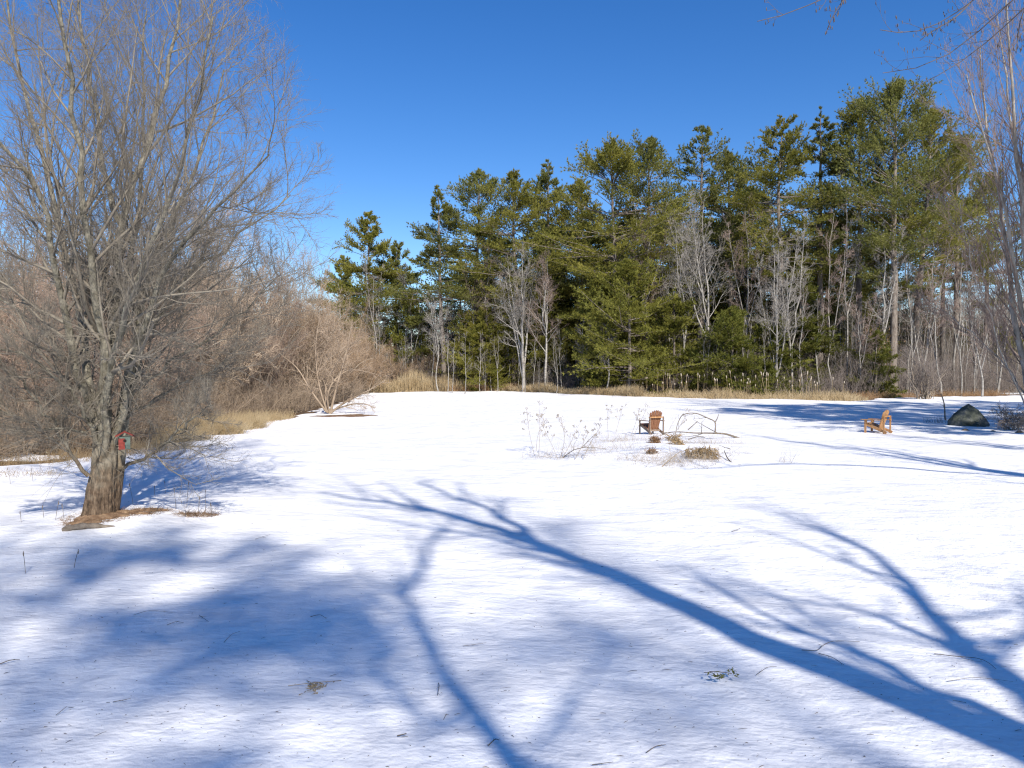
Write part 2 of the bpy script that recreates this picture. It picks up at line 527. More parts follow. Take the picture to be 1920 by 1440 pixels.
# ------------------------------------------------------------------ pines
def pine_meshes(h, crown_r, base, seed, shape='old', lean=(0, 0), dens=1.0, needle='needle', r0=None, layer=0.0, blade=0.34):
    """meshes (trunk, crown) of one white pine, foot at the origin"""
    rg = np.random.default_rng(seed)
    r0 = r0 or 0.011 * h + 0.06
    tr = trunk_line(h, 14, lean, 0.12, rg)
    rad = r0 * (1 - np.linspace(0, 1, 14)) ** 0.8 + 0.015
    rad[0] *= 1.35
    mt = MB().tubes(tr, rad, 9)
    nb = int(0.9 * dens * (11 * (h * (1 - base)) * 0.55 + 26))
    s = base + (1 - base) * (np.linspace(0, 1, nb) ** 1.0) * 0.985
    s = s + rg.normal(size=nb) * 0.006
    az = rg.random(nb) * 2 * np.pi
    if layer > 0:   # whorls drawn together into shelf-like tiers, each tilted its own way
        nl = max(5, int((1 - base) * h / layer))
        lev = np.round((s - base) / (1 - base) * nl)
        tilt = rg.random(nl + 3) * 6.28
        jit = rg.normal(size=nl + 3) * .22
        li = np.clip(lev.astype(int), 0, nl + 2)
        q = base + (1 - base) * (lev + jit[li] + .30 * np.sin(az * 1.0 + tilt[li]) + .18 * np.sin(2 * az + 2 * tilt[li])) / nl
        mixu = np.clip((np.clip((s - base) / (1 - base), 0, 1) - .62) / .2, 0, 1)
        s = q + (s - q) * (0.16 + .84 * mixu)
    s = np.clip(s, 0.02, 0.995)
    u = np.clip((s - base) / (1 - base), 0, 1)
    if shape == 'old':
        prof = np.interp(u, [0, 0.12, 0.35, 0.6, 0.8, 0.93, 1], [0.45, 0.85, 1.0, 0.86, 0.60, 0.36, 0.15])
    elif shape == 'spire':
        prof = np.interp(u, [0, 0.1, 0.3, 0.6, 0.85, 1], [0.6, 1.0, 0.95, 0.62, 0.27, 0.05])
    elif shape == 'plume':
        prof = np.interp(u, [0, 0.2, 0.5, 0.75, 0.9, 1], [0.5, 0.9, 0.85, 0.85, 0.6, 0.25])
    else:           # young, foliage to the ground
        prof = np.interp(u, [0, 0.15, 0.45, 0.75, 0.92, 1], [0.85, 1.0, 0.85, 0.52, 0.26, 0.08])
    # lopsided crown: a few sectors reach out, others are thin
    ph = rg.random(3) * 6.28
    lob = 1 + 0.22 * np.sin(az * 2 + ph[0] + 5 * s) + 0.18 * np.sin(az * 3 + ph[1] - 9 * s) + 0.12 * np.sin(23 * s + ph[2])
    L = 1.38 * crown_r * prof * lob * rg.uniform(0.55, 1.2, nb)
    el = np.interp(u, [0, 0.3, 0.6, 0.85, 1], [-0.10, 0.02, 0.15, 0.70, 1.15]) + rg.normal(size=nb) * 0.09
    if shape == 'spire':
        el = np.interp(u, [0, .3, .6, .85, 1], [-.10, .02, .15, .45, .85]) + rg.normal(size=nb) * .09
    if shape == 'plume':
        el = el + 0.28
    ft = s * 13
    k = np.clip(ft.astype(int), 0, 12)
    p0 = tr[k] + (tr[k + 1] - tr[k]) * (ft - k)[:, None]
    L = np.minimum(L, np.where(el > .12, ((h - p0[:, 2]) * rg.uniform(.35, 1.0, nb) + .45) / np.clip(np.sin(el + .3), .25, 1), 99))
    KB = 7
    d = np.stack([np.cos(az) * np.cos(el), np.sin(az) * np.cos(el), np.sin(el)], 1)
    B = np.zeros((nb, KB, 3))
    B[:, 0] = p0
    for j in range(1, KB):
        d = d + rg.normal(size=(nb, 3)) * 0.07
        d[:, 2] += np.where(u > .6, .075, .035)
        d = norm(d)
        B[:, j] = B[:, j - 1] + d * (L / (KB - 1))[:, None]
    BR = (0.008 + 0.008 * L)[:, None] * (1 - 0.8 * np.linspace(0, 1, KB))[None]
    mt.tubes(B, BR, 4)
    # dead stubs below the crown
    if base > 0.2:
        nd = int(10 * base * h / 6)
        zz = rg.uniform(0.12, base, nd)
        a = rg.random(nd) * 6.28
        q = np.stack([np.interp(zz, np.linspace(0, 1, 14), tr[:, i]) for i in range(3)], 1)
        e = q + np.stack([np.cos(a), np.sin(a), rg.uniform(-0.2, 0.3, nd)], 1) * rg.uniform(0.5, 2.2, nd)[:, None]
        mid = (q + e) / 2 + rg.normal(size=q.shape) * 0.08
        mt.tubes(np.stack([q, mid, e], 1), np.full((nd, 3), 0.016), 3)
    # side twigs lie flat along each branch, needles stand on them
    mc = MB()
    ns = 26
    T1, _ = spawn(B, BR, ns, (.2 if shape == 'young' else .45), 1.0, 0.85, 0.2, 0.30, 0.3, 3, 0.25, 0.10, flat=0.9, endbias=0.35, rg=rg)
    tl = np.linalg.norm(T1[:, -1] - T1[:, 0], axis=1)
    keep = (tl > 0.1) & (rg.random(len(tl)) < np.repeat(np.clip(L / (0.72 * crown_r), .22, 1), ns))
    T1 = T1[keep]
    mc.tubes(T1, np.tile([.008, .006, .004], (len(T1), 1)), 3)
    for f, nbl in ((0.3, 7), (0.6, 10), (0.92, 13)):
        c = T1[:, 0] * (1 - f) + T1[:, -1] * f + rg.normal(size=(len(T1), 3)) * [0.06, 0.06, 0.02]
        dd = norm(T1[:, -1] - T1[:, 0]) * 0.9
        dd[:, 2] += 0.22
        blades(mc, c, dd, nbl, blade * 0.85, 0.058, 0.40, 0, rg)
    for f in (0.55, 0.7, 0.85, 1.0):
        j = f * (KB - 1)
        jj = min(int(j), KB - 2)
        c = B[:, jj] + (B[:, jj + 1] - B[:, jj]) * (j - jj)
        dd = norm(B[:, jj + 1] - B[:, jj])
        dd[:, 2] += 0.3
        blades(mc, c, dd, 8, blade * 1.1, 0.05, 0.4, 0, rg)
    return mt.mesh('trunk', M['pinebark']), mc.mesh('crown', M[needle], smooth=False)


def link_tree(name, label, cat, loc, meshes, rz=0.0, group=None, scale=1.0):
    root = thing(name, label, cat, loc, rz, group)
    root.scale = (scale, scale, scale) if np.isscalar(scale) else scale
    for me in meshes:
        o = bpy.data.objects.new(me.name.split('.')[0], me)
        COL.objects.link(o)
        o.parent = root
    return root


def foot(px, Y, dz=0.0):
    x = (px - 960) / F * Y
    return np.array([x, Y, gz(x, Y) - 0.1 + dz])


def top_h(py, Y, loc):
    return at(960, py, Y)[2] - loc[2]


# ------------------------------------------------------------------ bare trees
def bare_meshes(h, spread, seed, bark='greybark', twig='twig', forks=2, fork_at=0.35, lean=(0, 0), r0=None,
                n1=14, n2=6, n3=5, tw=0.011, up=0.35, low=0.3):
    rg = np.random.default_rng(seed)
    r0 = r0 or 0.0085 * h + 0.02
    K = 12
    stems, srad = [], []
    base = trunk_line(h, K, lean, 0.35, rg)
    br = r0 * (1 - 0.93 * np.linspace(0, 1, K)) + 0.004
    br[0] *= 1.25
    stems.append(base)
    srad.append(br)
    for f in range(forks - 1):
        s0 = fork_at * rg.uniform(0.5, 1.2)
        k0 = int(s0 * (K - 1))
        a = rg.random() * 6.28
        q = base[k0]
        hh = (h - q[2]) * rg.uniform(0.75, 1.0)
        t = np.linspace(0, 1, K)
        w = np.cumsum(rg.normal(size=(K, 2)) * 0.10, 0)
        out = spread * rg.uniform(0.45, 0.8) * t ** 0.85
        pts = np.stack([q[0] + math.cos(a) * out + (w[:, 0] - w[0, 0]) * 0.5,
                        q[1] + math.sin(a) * out + (w[:, 1] - w[0, 1]) * 0.5, q[2] + hh * t], 1)
        stems.append(pts)
        srad.append(br[k0] * 0.75 * (1 - 0.92 * t) + 0.004)
    P = np.array(stems)
    R = np.array(srad)
    mt = MB().tubes(P, R, 7)
    B1, R1 = spawn(P, R, n1, low, 1.0, 0.8, 0.2, spread / h * 0.75, 0.35, 6, up, 0.13, 0.5, tw * 1.2, endbias=0.6, rg=rg)
    mt.tubes(B1, R1, 4)
    mc = MB()
    B2, R2 = spawn(B1, R1, n2, 0.2, 1.0, 0.7, 0.25, 0.5, 0.4, 4, up * 0.8, 0.16, 0.6, tw * 0.9, endbias=0.4, rg=rg)
    mc.tubes(B2, R2, 3)
    B3, R3 = spawn(B2, R2, n3, 0.2, 1.0, 0.7, 0.25, 0.55, 0.4, 3, up * 0.6, 0.16, 0.7, tw * 0.65, endbias=0.3, rg=rg)
    mc.tubes(B3, R3, 3)
    return mt.mesh('trunk', M[bark]), mc.mesh('crown', M[twig])


def shrub_meshes(h, spread, stems, seed, bark='shrub', n1=9, n2=6, n3=4, tw=0.009, up=0.3, arch=0.25, r=0.035):
    rg = np.random.default_rng(seed)
    K = 8
    az = rg.random(stems) * 6.28
    rad = spread * np.sqrt(rg.random(stems))
    hh = h * rg.uniform(0.55, 1.0, stems) * (1 - 0.35 * (rad / spread) ** 2)
    t = np.linspace(0, 1, K)
    b = rg.normal(size=(stems, 2)) * 0.25
    P = np.zeros((stems, K, 3))
    for i in range(stems):
        w = np.cumsum(rg.normal(size=(K, 2)) * 0.09, 0)
        o = rad[i] * t ** 1.15
        P[i, :, 0] = b[i, 0] + math.cos(az[i]) * o + w[:, 0] - w[0, 0]
        P[i, :, 1] = b[i, 1] + math.sin(az[i]) * o + w[:, 1] - w[0, 1]
        P[i, :, 2] = hh[i] * (t - arch * t ** 3 * (rad[i] / spread))
    R = r * rg.uniform(0.5, 1.1, stems)[:, None] * (1 - 0.85 * t)[None] + 0.003
    ms = MB().tubes(P, R, 5)
    B1, R1 = spawn(P, R, n1, 0.12, 1.0, 0.75, 0.25, 0.36, 0.45, 5, up, 0.16, 0.6, tw, endbias=0.45, rg=rg)
    mc = MB().tubes(B1, R1, 3)
    B2, R2 = spawn(B1, R1, n2, 0.15, 1.0, 0.75, 0.3, 0.5, 0.4, 4, up * 0.7, 0.18, 0.7, tw * 0.75, endbias=0.35, rg=rg)
    mc.tubes(B2, R2, 3)
    if n3:
        B3, R3 = spawn(B2, R2, n3, 0.15, 1.0, 0.75, 0.3, 0.55, 0.4, 3, up * 0.5, 0.18, 0.7, tw * 0.55, endbias=0.3, rg=rg)
        mc.tubes(B3, R3, 3)
    return ms.mesh('stems', M['stem']), mc.mesh('twigs', M[bark])


# ------------------------------------------------------------------ GROUND: litter-covered land, snow field, bare patches
def grid_faces(ni, nj):
    i = np.arange(ni * nj).reshape(nj, ni)
    return np.stack([i[:-1, :-1], i[:-1, 1:], i[1:, 1:], i[1:, :-1]], -1).reshape(-1, 4)


gx = np.r_[-900, -500, -250, np.linspace(-120, 140, 131), 260, 500, 900]
gy = np.r_[-300, -120, np.linspace(-40, 160, 101), 220, 320, 500, 800, 1500]
X, Y = np.meshgrid(gx, gy)
GL = np.interp(Y, [-60, 3, 12, 21.0, 24, 28, 39, 46, 58, 71, 83, 95], [-60, -30, -20, -16, -14.8, -13.1, -13.7, -12.6, -13.4, -14.3, -15.9, -16])
GF = np.interp(X, [-70, -16, -10, -1.3, 4.7, 11, 17.3, 24, 28.9, 34, 37.7, 54, 75], [84, 85, 90, 91.5, 83, 76, 70.5, 67, 64.5, 69, 72, 78, 80])
sunk = np.clip((X - GL - 2) / 3, 0, 1) * np.clip((GF - 2 - Y) / 3, 0, 1) * (X < 66)   # the soil lies lower under the snow
g = MB().add(np.stack([X, Y, ground_z(X, Y) - 0.10 - 0.35 * sunk], -1), grid_faces(len(gx), len(gy)))
tag(g.build('ground', M['litter']), kind='structure')

LY = [-60, 3, 12, 21.0, 24, 28, 39, 46, 58, 71, 83, 95]
LX = [-60, -30, -20, -16, -14.8, -13.1, -13.7, -12.6, -13.4, -14.3, -15.9, -16]
FX = [-70, -16, -10, -1.3, 4.7, 11, 17.3, 24, 28.9, 34, 37.7, 54, 75]
FY = [84, 85, 90, 91.5, 83, 76, 70.5, 67, 64.5, 69, 72, 78, 80]
nu, nv = 330, 520
y0 = -25.0
yn = np.r_[np.linspace(y0, 3, 60), 3 + (91.5 - 3) * np.linspace(0, 1, nv - 60 + 1)[1:] ** 1.7]
u = np.linspace(0, 1, nu)
U, YN = np.meshgrid(u, yn)
ss = np.clip((YN - 17) / 6, 0, 1)
xl = np.interp(YN, LY, LX) + ss * (0.4 * np.sin(YN * 1.3) + 0.25 * np.sin(YN * 3.1 + 1))
xr = 70.0
# columns dense in front of the camera
uu = U ** 1.0
XX = xl + (xr - xl) * uu
fy = np.interp(XX, FX, FY) + 0.35 * np.sin(XX * 1.9) + 0.25 * np.sin(XX * 4.3 + 1)
YY = y0 + (YN - y0) * (fy - y0) / (91.5 - y0)
wgt = np.clip(YN / 20, 0, 1)
YY = YN * (1 - wgt) + YY * wgt
edge = np.minimum(np.clip((XX - xl) / 0.8, 0, 1), np.clip((fy - YY) / 1.2, 0, 1))
ZZ = ground_z(XX, YY) - 0.13 * (1 - edge * (2 - edge))
g = MB().add(np.stack([XX, YY, ZZ], -1), grid_faces(nu, nv))
snow = tag(g.build('snow_field', M['snow']), kind='structure')


def patch(name, cx, cy, rx, ry, m, seed, dz=0.012, kind='structure'):
    """irregular thin mat lying on the ground"""
    rg = np.random.default_rng(seed)
    na, nr = 48, 7
    a = np.linspace(0, 2 * np.pi, na, endpoint=False)
    rad = 1 + sum(rg.uniform(0.05, 0.22) / (k ** 0.5) * np.sin(k * a + rg.random() * 6.28) for k in range(2, 9))
    v, f = [(cx, cy, gz(cx, cy) + dz + 0.03)], []
    for j in range(1, nr + 1):
        s = j / nr
        x = cx + rx * s * rad * np.cos(a)
        y = cy + ry * s * rad * np.sin(a)
        z = ground_z(x, y) + dz + 0.03 * (1 - s ** 2) + rg.normal(size=na) * 0.006 - (0.03 if j == nr else 0)
        v += list(np.stack([x, y, z], 1))
    mb = MB().add(v, [(0, 1 + i, 1 + (i + 1) % na) for i in range(na)])
    q = [(1 + j * na + i, 1 + (j + 1) * na + i, 1 + (j + 1) * na + (i + 1) % na, 1 + j * na + (i + 1) % na)
         for j in range(nr - 1) for i in range(na)]
    mb.f4.append(np.array(q))
    mb.m4.append(np.zeros(len(q), int))
    return mb, (cx, cy, rx, ry, rad)


p = gp(648, 780)
mb, _ = patch('bare_ground', p[0], p[1], 1.9, 1.3, 'earth', 3)
tag(mb.build('bare_ground', M['earth']), kind='structure')
# snow lying deeper in the woods, seen between the trunks on the right
for i, (px, Yd, rx, ry) in enumerate(((1880, 84, 3.6, 2.6), (1905, 112, 6, 4), (1790, 96, 3, 1.2), (40, 24, 1.6, 0.8), (300, 31, 1.4, 0.6))):
    q = foot(px, Yd)
    mb, _ = patch('snow_patch', q[0], q[1], rx, ry, 'snow', 20 + i, dz=-0.03)
    tag(mb.build('snow_patch', M['snow']), kind='structure')

# ------------------------------------------------------------------ THE BIG BARE TREE ON THE LEFT
TY = 13.3
tb = gp(188, 978)
TX, TY = tb[0], tb[1]
rootz = gz(TX, TY)
big = thing('bare_tree', 'large bare tree with furrowed brown trunk at the left, red birdhouse in its fork', 'tree', (TX, TY, rootz))


def tp(px, py, dy=0.0):
    """point of the big tree relative to its foot"""
    return at(px, py, TY + dy) - np.array([TX, TY, rootz])


rgb = np.random.default_rng(11)
# the butt: furrowed, flared, leaning a little right
K, SD = 90, 150
ctr = resample([tp(182, 992, 0) - [0, 0, 0.05], tp(186, 940), tp(192, 890), tp(194, 840), tp(193, 790), tp(195, 722)], K)
zz = np.linspace(0, 1, K)
ang = np.arange(SD) * 2 * np.pi / SD
rr_ = np.interp(zz, [0, 0.05, 0.14, 0.35, 0.55, 0.68, 0.8, 0.9, 1.0], [0.50, 0.35, 0.265, 0.225, 0.20, 0.165, 0.12, 0.075, 0.02])
from mathutils import noise as mnoise
Vt = np.zeros((K, SD, 3))
for k in range(K):
    tw = ang + zz[k] * 0.7
    fl = max(0, 1 - zz[k] / 0.22)
    zk = ctr[k, 2]
    nz = np.array([abs(mnoise.noise((3.6 * math.cos(t), 3.6 * math.sin(t), zk * 1.1))) * .9
                   + abs(mnoise.noise((8.5 * math.cos(t) + 7, 8.5 * math.sin(t), zk * 2.3))) * .55
                   + mnoise.noise((17 * math.cos(t), 17 * math.sin(t) + 3, zk * 5.0)) * .22 for t in tw])
    ridge = (-0.22 * (0.35 - nz) + 0.18 * fl * np.maximum(0, np.sin(4 * ang + 0.6 + .8 * np.sin(ang)))
             + 0.10 * np.cos(ang - 0.2) * np.interp(zz[k], [0, .3, .6, 1], [0.3, 0.5, 1, 0.4])
             - 0.12 * np.exp(-((ang - 5.45) / 0.25) ** 2) * np.interp(zz[k], [0, 0.3, 1], [0, 0.7, 1.6]))
    r = rr_[k] * (1 + ridge)
    Vt[k, :, 0] = ctr[k, 0] + r * np.cos(ang)
    Vt[k, :, 1] = ctr[k, 1] + r * np.sin(ang) * 0.9
    Vt[k, :, 2] = zk
i = np.arange(K * SD).reshape(K, SD)
nx = np.roll(i, -1, 1)
mb = MB().add(Vt.reshape(-1, 3), np.stack([i[:-1], nx[:-1], nx[1:], i[1:]], -1).reshape(-1, 4))
mb.build('trunk', M['bigbark'], big)
# the smaller fused stem on the right of the butt
st2 = resample([tp(206, 960, 0.15), tp(216, 900, 0.22), tp(222, 850, 0.28), tp(228, 800, 0.3), tp(236, 740, 0.35), tp(246, 680, 0.45)], 14)
MB().tubes(st2, np.linspace(0.16, 0.085, 14), 14).build('second_stem', M['bigbark'], big)
limbs_px = [  # photo pixels, depth offset and thickness at both ends
    ([(186, 800, 0), (160, 735, -.1), (130, 660, -.3), (118, 560, -.6), (112, 486, -.8), (90, 400, -1.2), (62, 335, -1.5), (20, 285, -1.9), (-30, 235, -2.2)], .135, .03),
    ([(184, 790, .1), (172, 700, .2), (150, 600, .6), (128, 500, 1.1), (104, 400, 1.6), (88, 310, 2.0), (50, 200, 2.5), (20, 80, 3.0), (5, -60, 3.3)], .12, .022),
    ([(192, 790, -.1), (196, 700, -.2), (188, 600, -.5), (172, 500, -.8), (160, 390, -1.0), (150, 280, -1.3), (128, 180, -1.6), (120, 60, -1.9), (100, -70, -2.2)], .13, .024),
    ([(196, 780, 0), (205, 680, .1), (212, 560, .2), (222, 460, .3), (230, 400, .3), (252, 345, .4), (290, 257, .6), (308, 150, .8), (326, 85, 1.0), (350, -60, 1.3)], .15, .022),
    ([(226, 420, .3), (205, 370, .5), (190, 320, .7), (184, 210, 1.0), (160, 110, 1.3), (150, 0, 1.6), (140, -90, 1.8)], .07, .018),
    ([(230, 800, .3), (245, 690, .5), (262, 590, .9), (290, 490, 1.3), (330, 400, 1.7), (365, 330, 2.0), (390, 230, 2.3), (420, 130, 2.6)], .12, .018),
    ([(222, 770, .1), (245, 660, -.2), (285, 560, -.6), (330, 460, -1.0), (400, 395, -1.4), (455, 345, -1.7), (505, 290, -2.0)], .11, .015),
    ([(238, 740, .4), (262, 650, .4), (310, 570, .5), (360, 500, .5), (430, 450, .6), (495, 410, .6), (545, 365, .6)], .085, .012),
    ([(178, 760, .1), (140, 690, .5), (95, 640, .9), (45, 590, 1.4), (-20, 540, 1.8), (-90, 500, 2.2)], .075, .015),
    ([(176, 800, -.2), (140, 740, -.6), (85, 690, -1.0), (30, 660, -1.4), (-50, 640, -1.8)], .065, .014),
    ([(200, 760, .3), (212, 640, .9), (240, 520, 1.6), (262, 400, 2.1), (270, 280, 2.6), (262, 150, 3.0), (275, 20, 3.3)], .11, .02),
    ([(198, 770, -.2), (215, 660, -.8), (250, 560, -1.5), (292, 450, -2.0), (335, 340, -2.4), (360, 230, -2.7), (395, 120, -3.0), (400, 30, -3.2)], .10, .016),
    ([(166, 892, -.25), (132, 862, -.4), (113, 811, -.6), (90, 780, -.8), (47, 718, -1.1), (-10, 680, -1.5)], .05, .012),
    ([(160, 815, -.2), (140, 805, -.5), (90, 806, -.9), (30, 780, -1.2), (-30, 770, -1.5)], .035, .01),
    ([(222, 882, .2), (250, 872, .1), (285, 852, -.1), (320, 828, -.3), (350, 790, -.6), (400, 760, -1.0)], .05, .012),
    ([(240, 730, .3), (300, 690, .2), (370, 650, 0), (430, 600, -.2), (480, 565, -.5), (525, 515, -.8)], .05, .010),
    ([(235, 780, .3), (290, 745, .7), (340, 720, 1.2), (400, 690, 1.7), (470, 640, 2.2)], .04, .010),
]
LP, LR = [], []
for pts, ra, rb in limbs_px:
    if pts[0][1] >= 730 and pts[0][1] < 806:   # limbs leave the butt low down and run up its flank
        pts = [(192 + .25 * (pts[0][0] - 192), 862, pts[0][2] * .4), (pts[0][0], 806, pts[0][2])] + [k for k in pts if k[1] < 790]
    q = resample([tp(*k) for k in pts], 16)
    q[1:-1] += rgb.normal(size=(14, 3)) * 0.035
    r = ra + (rb - ra) * np.linspace(0, 1, 16) ** 0.75
    MB().tubes(q, r * 0.78, 10).build('limb', M['bigbark'], big)
    LP.append(q)
    LR.append(r)
LP, LR = np.array(LP), np.array(LR)
B1, R1 = spawn(LP, LR, 19, 0.18, 1.0, 0.62, 0.2, 0.32, 0.4, 8, 0.35, 0.09, 0.42, 0.010, endbias=0.35, rg=rgb)
crown = MB().tubes(B1, R1, 5)
B2, R2 = spawn(B1, R1, 9, 0.15, 1.0, 0.65, 0.25, 0.45, 0.4, 6, 0.3, 0.11, 0.5, 0.0050, endbias=0.35, rg=rgb)
crown.tubes(B2, R2, 4)
B3, R3 = spawn(B2, R2, 9, 0.12, 1.0, 0.65, 0.25, 0.5, 0.4, 4, 0.22, 0.11, 0.6, 0.0026, endbias=0.3, rg=rgb)
crown.tubes(B3, R3, 3)
B4, R4 = spawn(B3, R3, 3, 0.3, 1.0, 0.6, 0.25, 0.55, 0.4, 3, 0.1, 0.1, 0.8, 0.0020, endbias=0.3, rg=rgb)
crown.tubes(B4, R4, 3)
# fine water shoots bristling from the lower limbs and the butt
C1, Q1 = spawn(LP[:, :9], LR[:, :9], 22, 0.05, 1.0, 1.1, 0.35, 0, 0.5, 5, 0.15, 0.2, 0.1, 0.0045, len_abs=0.9, endbias=0.1, rg=rgb)
crown.tubes(C1, Q1, 3)
C2, Q2 = spawn(C1, Q1, 3, 0.2, 1, 0.7, 0.3, 0.45, 0.4, 3, 0.1, 0.2, 0.7, 0.003, rg=rgb)
crown.tubes(C2, Q2, 3)
crown.build('crown', M['twig'], big)

# birdhouse hung in the fork
bh = at(234, 832, TY - 0.35)
bt = thing('birdhouse', 'small weathered red and green birdhouse hanging against the trunk of the big bare tree', 'birdhouse', bh, 0.5)
MB().box((0, 0, 0.02), (.085, 0, 0), (0, .075, 0), (0, 0, .11), bev=.004).build('box', M['green'], bt, False)
MB().box((-.05, -.079, 0.0), (.05, 0, 0), (0, .004, 0), (0, 0, .10)).build('front_panel', M['red'], bt, False)
rf = MB()
for s in (-1, 1):
    rf.bar((s * -.005, 0, .215), (s * .15, 0, .135), .22, .014, (0, 1, 0))
rf.box((0, 0, .217), (.014, 0, 0), (0, .112, 0), (0, 0, .007))
rf.build('roof', M['red'], bt, False)
MB().tubes(np.array([[0, -.072, .06], [0, -.086, .06]]), [.026, .026], 14, cap=True).build('entrance_hole', M['dark'], bt)
MB().tubes(np.array([[0, -.07, -.01], [0, -.14, -.01]]), [.006, .006], 8, cap=True).build('perch', M['stick'], bt)
MB().tubes(resample([(0, 0, .22), (.02, 0, .30), (-.03, .05, .36), (-.12, .22, .40)], 10), np.full(10, .004), 6).build('hanger', M['dark'], bt)


def grass_tuft(mb, cx, cy, n, rx, ry, hmin, hmax, w, rg, lean=0.35, K=4, zoff=-0.02):
    a = rg.random(n) * 6.28
    r = np.sqrt(rg.random(n))
    x = cx + rx * r * np.cos(a)
    y = cy + ry * r * np.sin(a)
    z = ground_z(x, y) + zoff
    L = rg.uniform(hmin, hmax, n)
    d = np.stack([rg.normal(size=n) * lean, rg.normal(size=n) * lean, np.ones(n)], 1)
    P = np.zeros((n, K, 3))
    P[:, 0] = np.stack([x, y, z], 1)
    bend = np.stack([rg.normal(size=n), rg.normal(size=n), -0.4 * np.abs(rg.normal(size=n))], 1) * lean * 0.6
    for j in range(1, K):
        d = norm(d + bend * 0.5)
        P[:, j] = P[:, j - 1] + d * (L / (K - 1))[:, None]
    R = w / 2 * rg.uniform(0.6, 1.2, n)[:, None] * np.linspace(1, 0.2, K)[None]
    mb.tubes(P, R, 3)


# pine straw and leaf mat bared by the melt at the tree's foot
mb = MB()
for k, (px, py, rx, ry) in enumerate(((190, 982, .5, .34), (240, 975, .42, .16), (285, 968, .3, .11), (160, 992, .3, .12))):
    q = gp(px, py)
    m2, _ = patch('straw', q[0], q[1], rx, ry, 'rust', 5 + k, .012)
    for v, f, g4 in ((m2.v, m2.f3, m2.f4),):
        n0 = mb.n
        mb.v += v
        mb.f3 += [t + n0 for t in f]
        mb.m3 += [np.zeros(len(t), int) for t in f]
        mb.f4 += [t + n0 for t in g4]
        mb.m4 += [np.zeros(len(t), int) for t in g4]
        mb.n += m2.n
    grass_tuft(mb, q[0], q[1], int(3600 * rx), rx * 1.35, ry * 1.5, .05, .20, .007, rgb, 2.2)
tag(mb.build('pine_straw', M['rust']), 'rusty mat of pine straw bared at the foot of the big bare tree', 'pine straw', kind='stuff')
q = gp(368, 972)
mb = MB()
grass_tuft(mb, q[0], q[1], 1700, .38, .17, .05, .17, .008, rgb, 2.0)
grass_tuft(mb, q[0] + .1, q[1] + .05, 60, .36, .15, .15, .36, .005, rgb, .5)
tag(mb.build('grass_clump', M['rust']), 'rusty grass clump poking through snow just right of the big bare tree', 'grass clump')
q = gp(150, 1004)
log = MB()
q[2] = gz(q[0], q[1])
lp = resample([q + [-.34, -.05, .05], q + [-.1, .02, .09], q + [.15, .1, .10], q + [.4, .18, .07], q + [.62, .34, .02]], 12)
lp[:, :2] = q[:2] + (lp[:, :2] - q[:2]) * .8
lp[:, 2] -= .04
log.tubes(lp, np.interp(np.linspace(0, 1, 12), [0, .1, .5, 1], [.03, .055, .05, .02]) * (1 + .2 * np.sin(np.arange(12) * 2.1)), 12, cap=True)
tag(log.build('surface_root', M['stick']), 'dark bark-covered root lying on snow in front of the big bare tree', 'root')
# thin dead stems standing in the snow round the tree
stem_spots = [(48, 1070, 40), (138, 1062, 32), (104, 985, 34), (82, 978, 22), (120, 982, 26), (168, 965, 24), (40, 985, 20), (250, 955, 38),
              (225, 960, 30), (330, 965, 40), (350, 960, 46), (385, 965, 38), (372, 968, 30), (397, 975, 26), (310, 925, 22), (290, 930, 18), (62, 900, 26), (20, 905, 30)]
stem_words = ['tall dark seed stem alone in shaded snow below the big tree', 'slanting thin weed stem in shaded snow below the big tree']
for i, (px, py, hp) in enumerate(stem_spots):
    q = gp(px, py)
    q[2] = gz(q[0], q[1])
    hh = hp / F * q[1]
    ln = rgb.normal(size=2) * .12
    l3 = resample([q - [0, 0, .03], q + [ln[0] * .4 * hh, ln[1] * hh * .4, hh * .5], q + [ln[0] * hh, ln[1] * hh, hh]], 6)
    mb = MB().tubes(l3, np.full(6, .004), 4)
    e = l3[-1]
    mb.tubes(np.stack([e - [0, 0, .05], e - [0, 0, .02], e + [0, 0, .02]]), [.004, .009, .003], 5)
    lab = stem_words[i] if i < 2 else ('thin dead weed stem in snow left of the big bare tree' if px < 190 else 'thin dead weed stem in snow right of the big bare tree')
    tag(mb.build('dead_weed', M['stick']), lab, 'weed', 'thin weed stems around the big bare tree')

# ------------------------------------------------------------------ trees behind and beside the viewer (they shade the foreground)
def sp(px, py, h):
    """point at height h whose shadow falls on the ground under photo pixel (px, py)"""
    q = gp(px, py)
    return np.array([q[0] - SH[0] * h / TE, q[1] - SH[1] * h / TE, h])


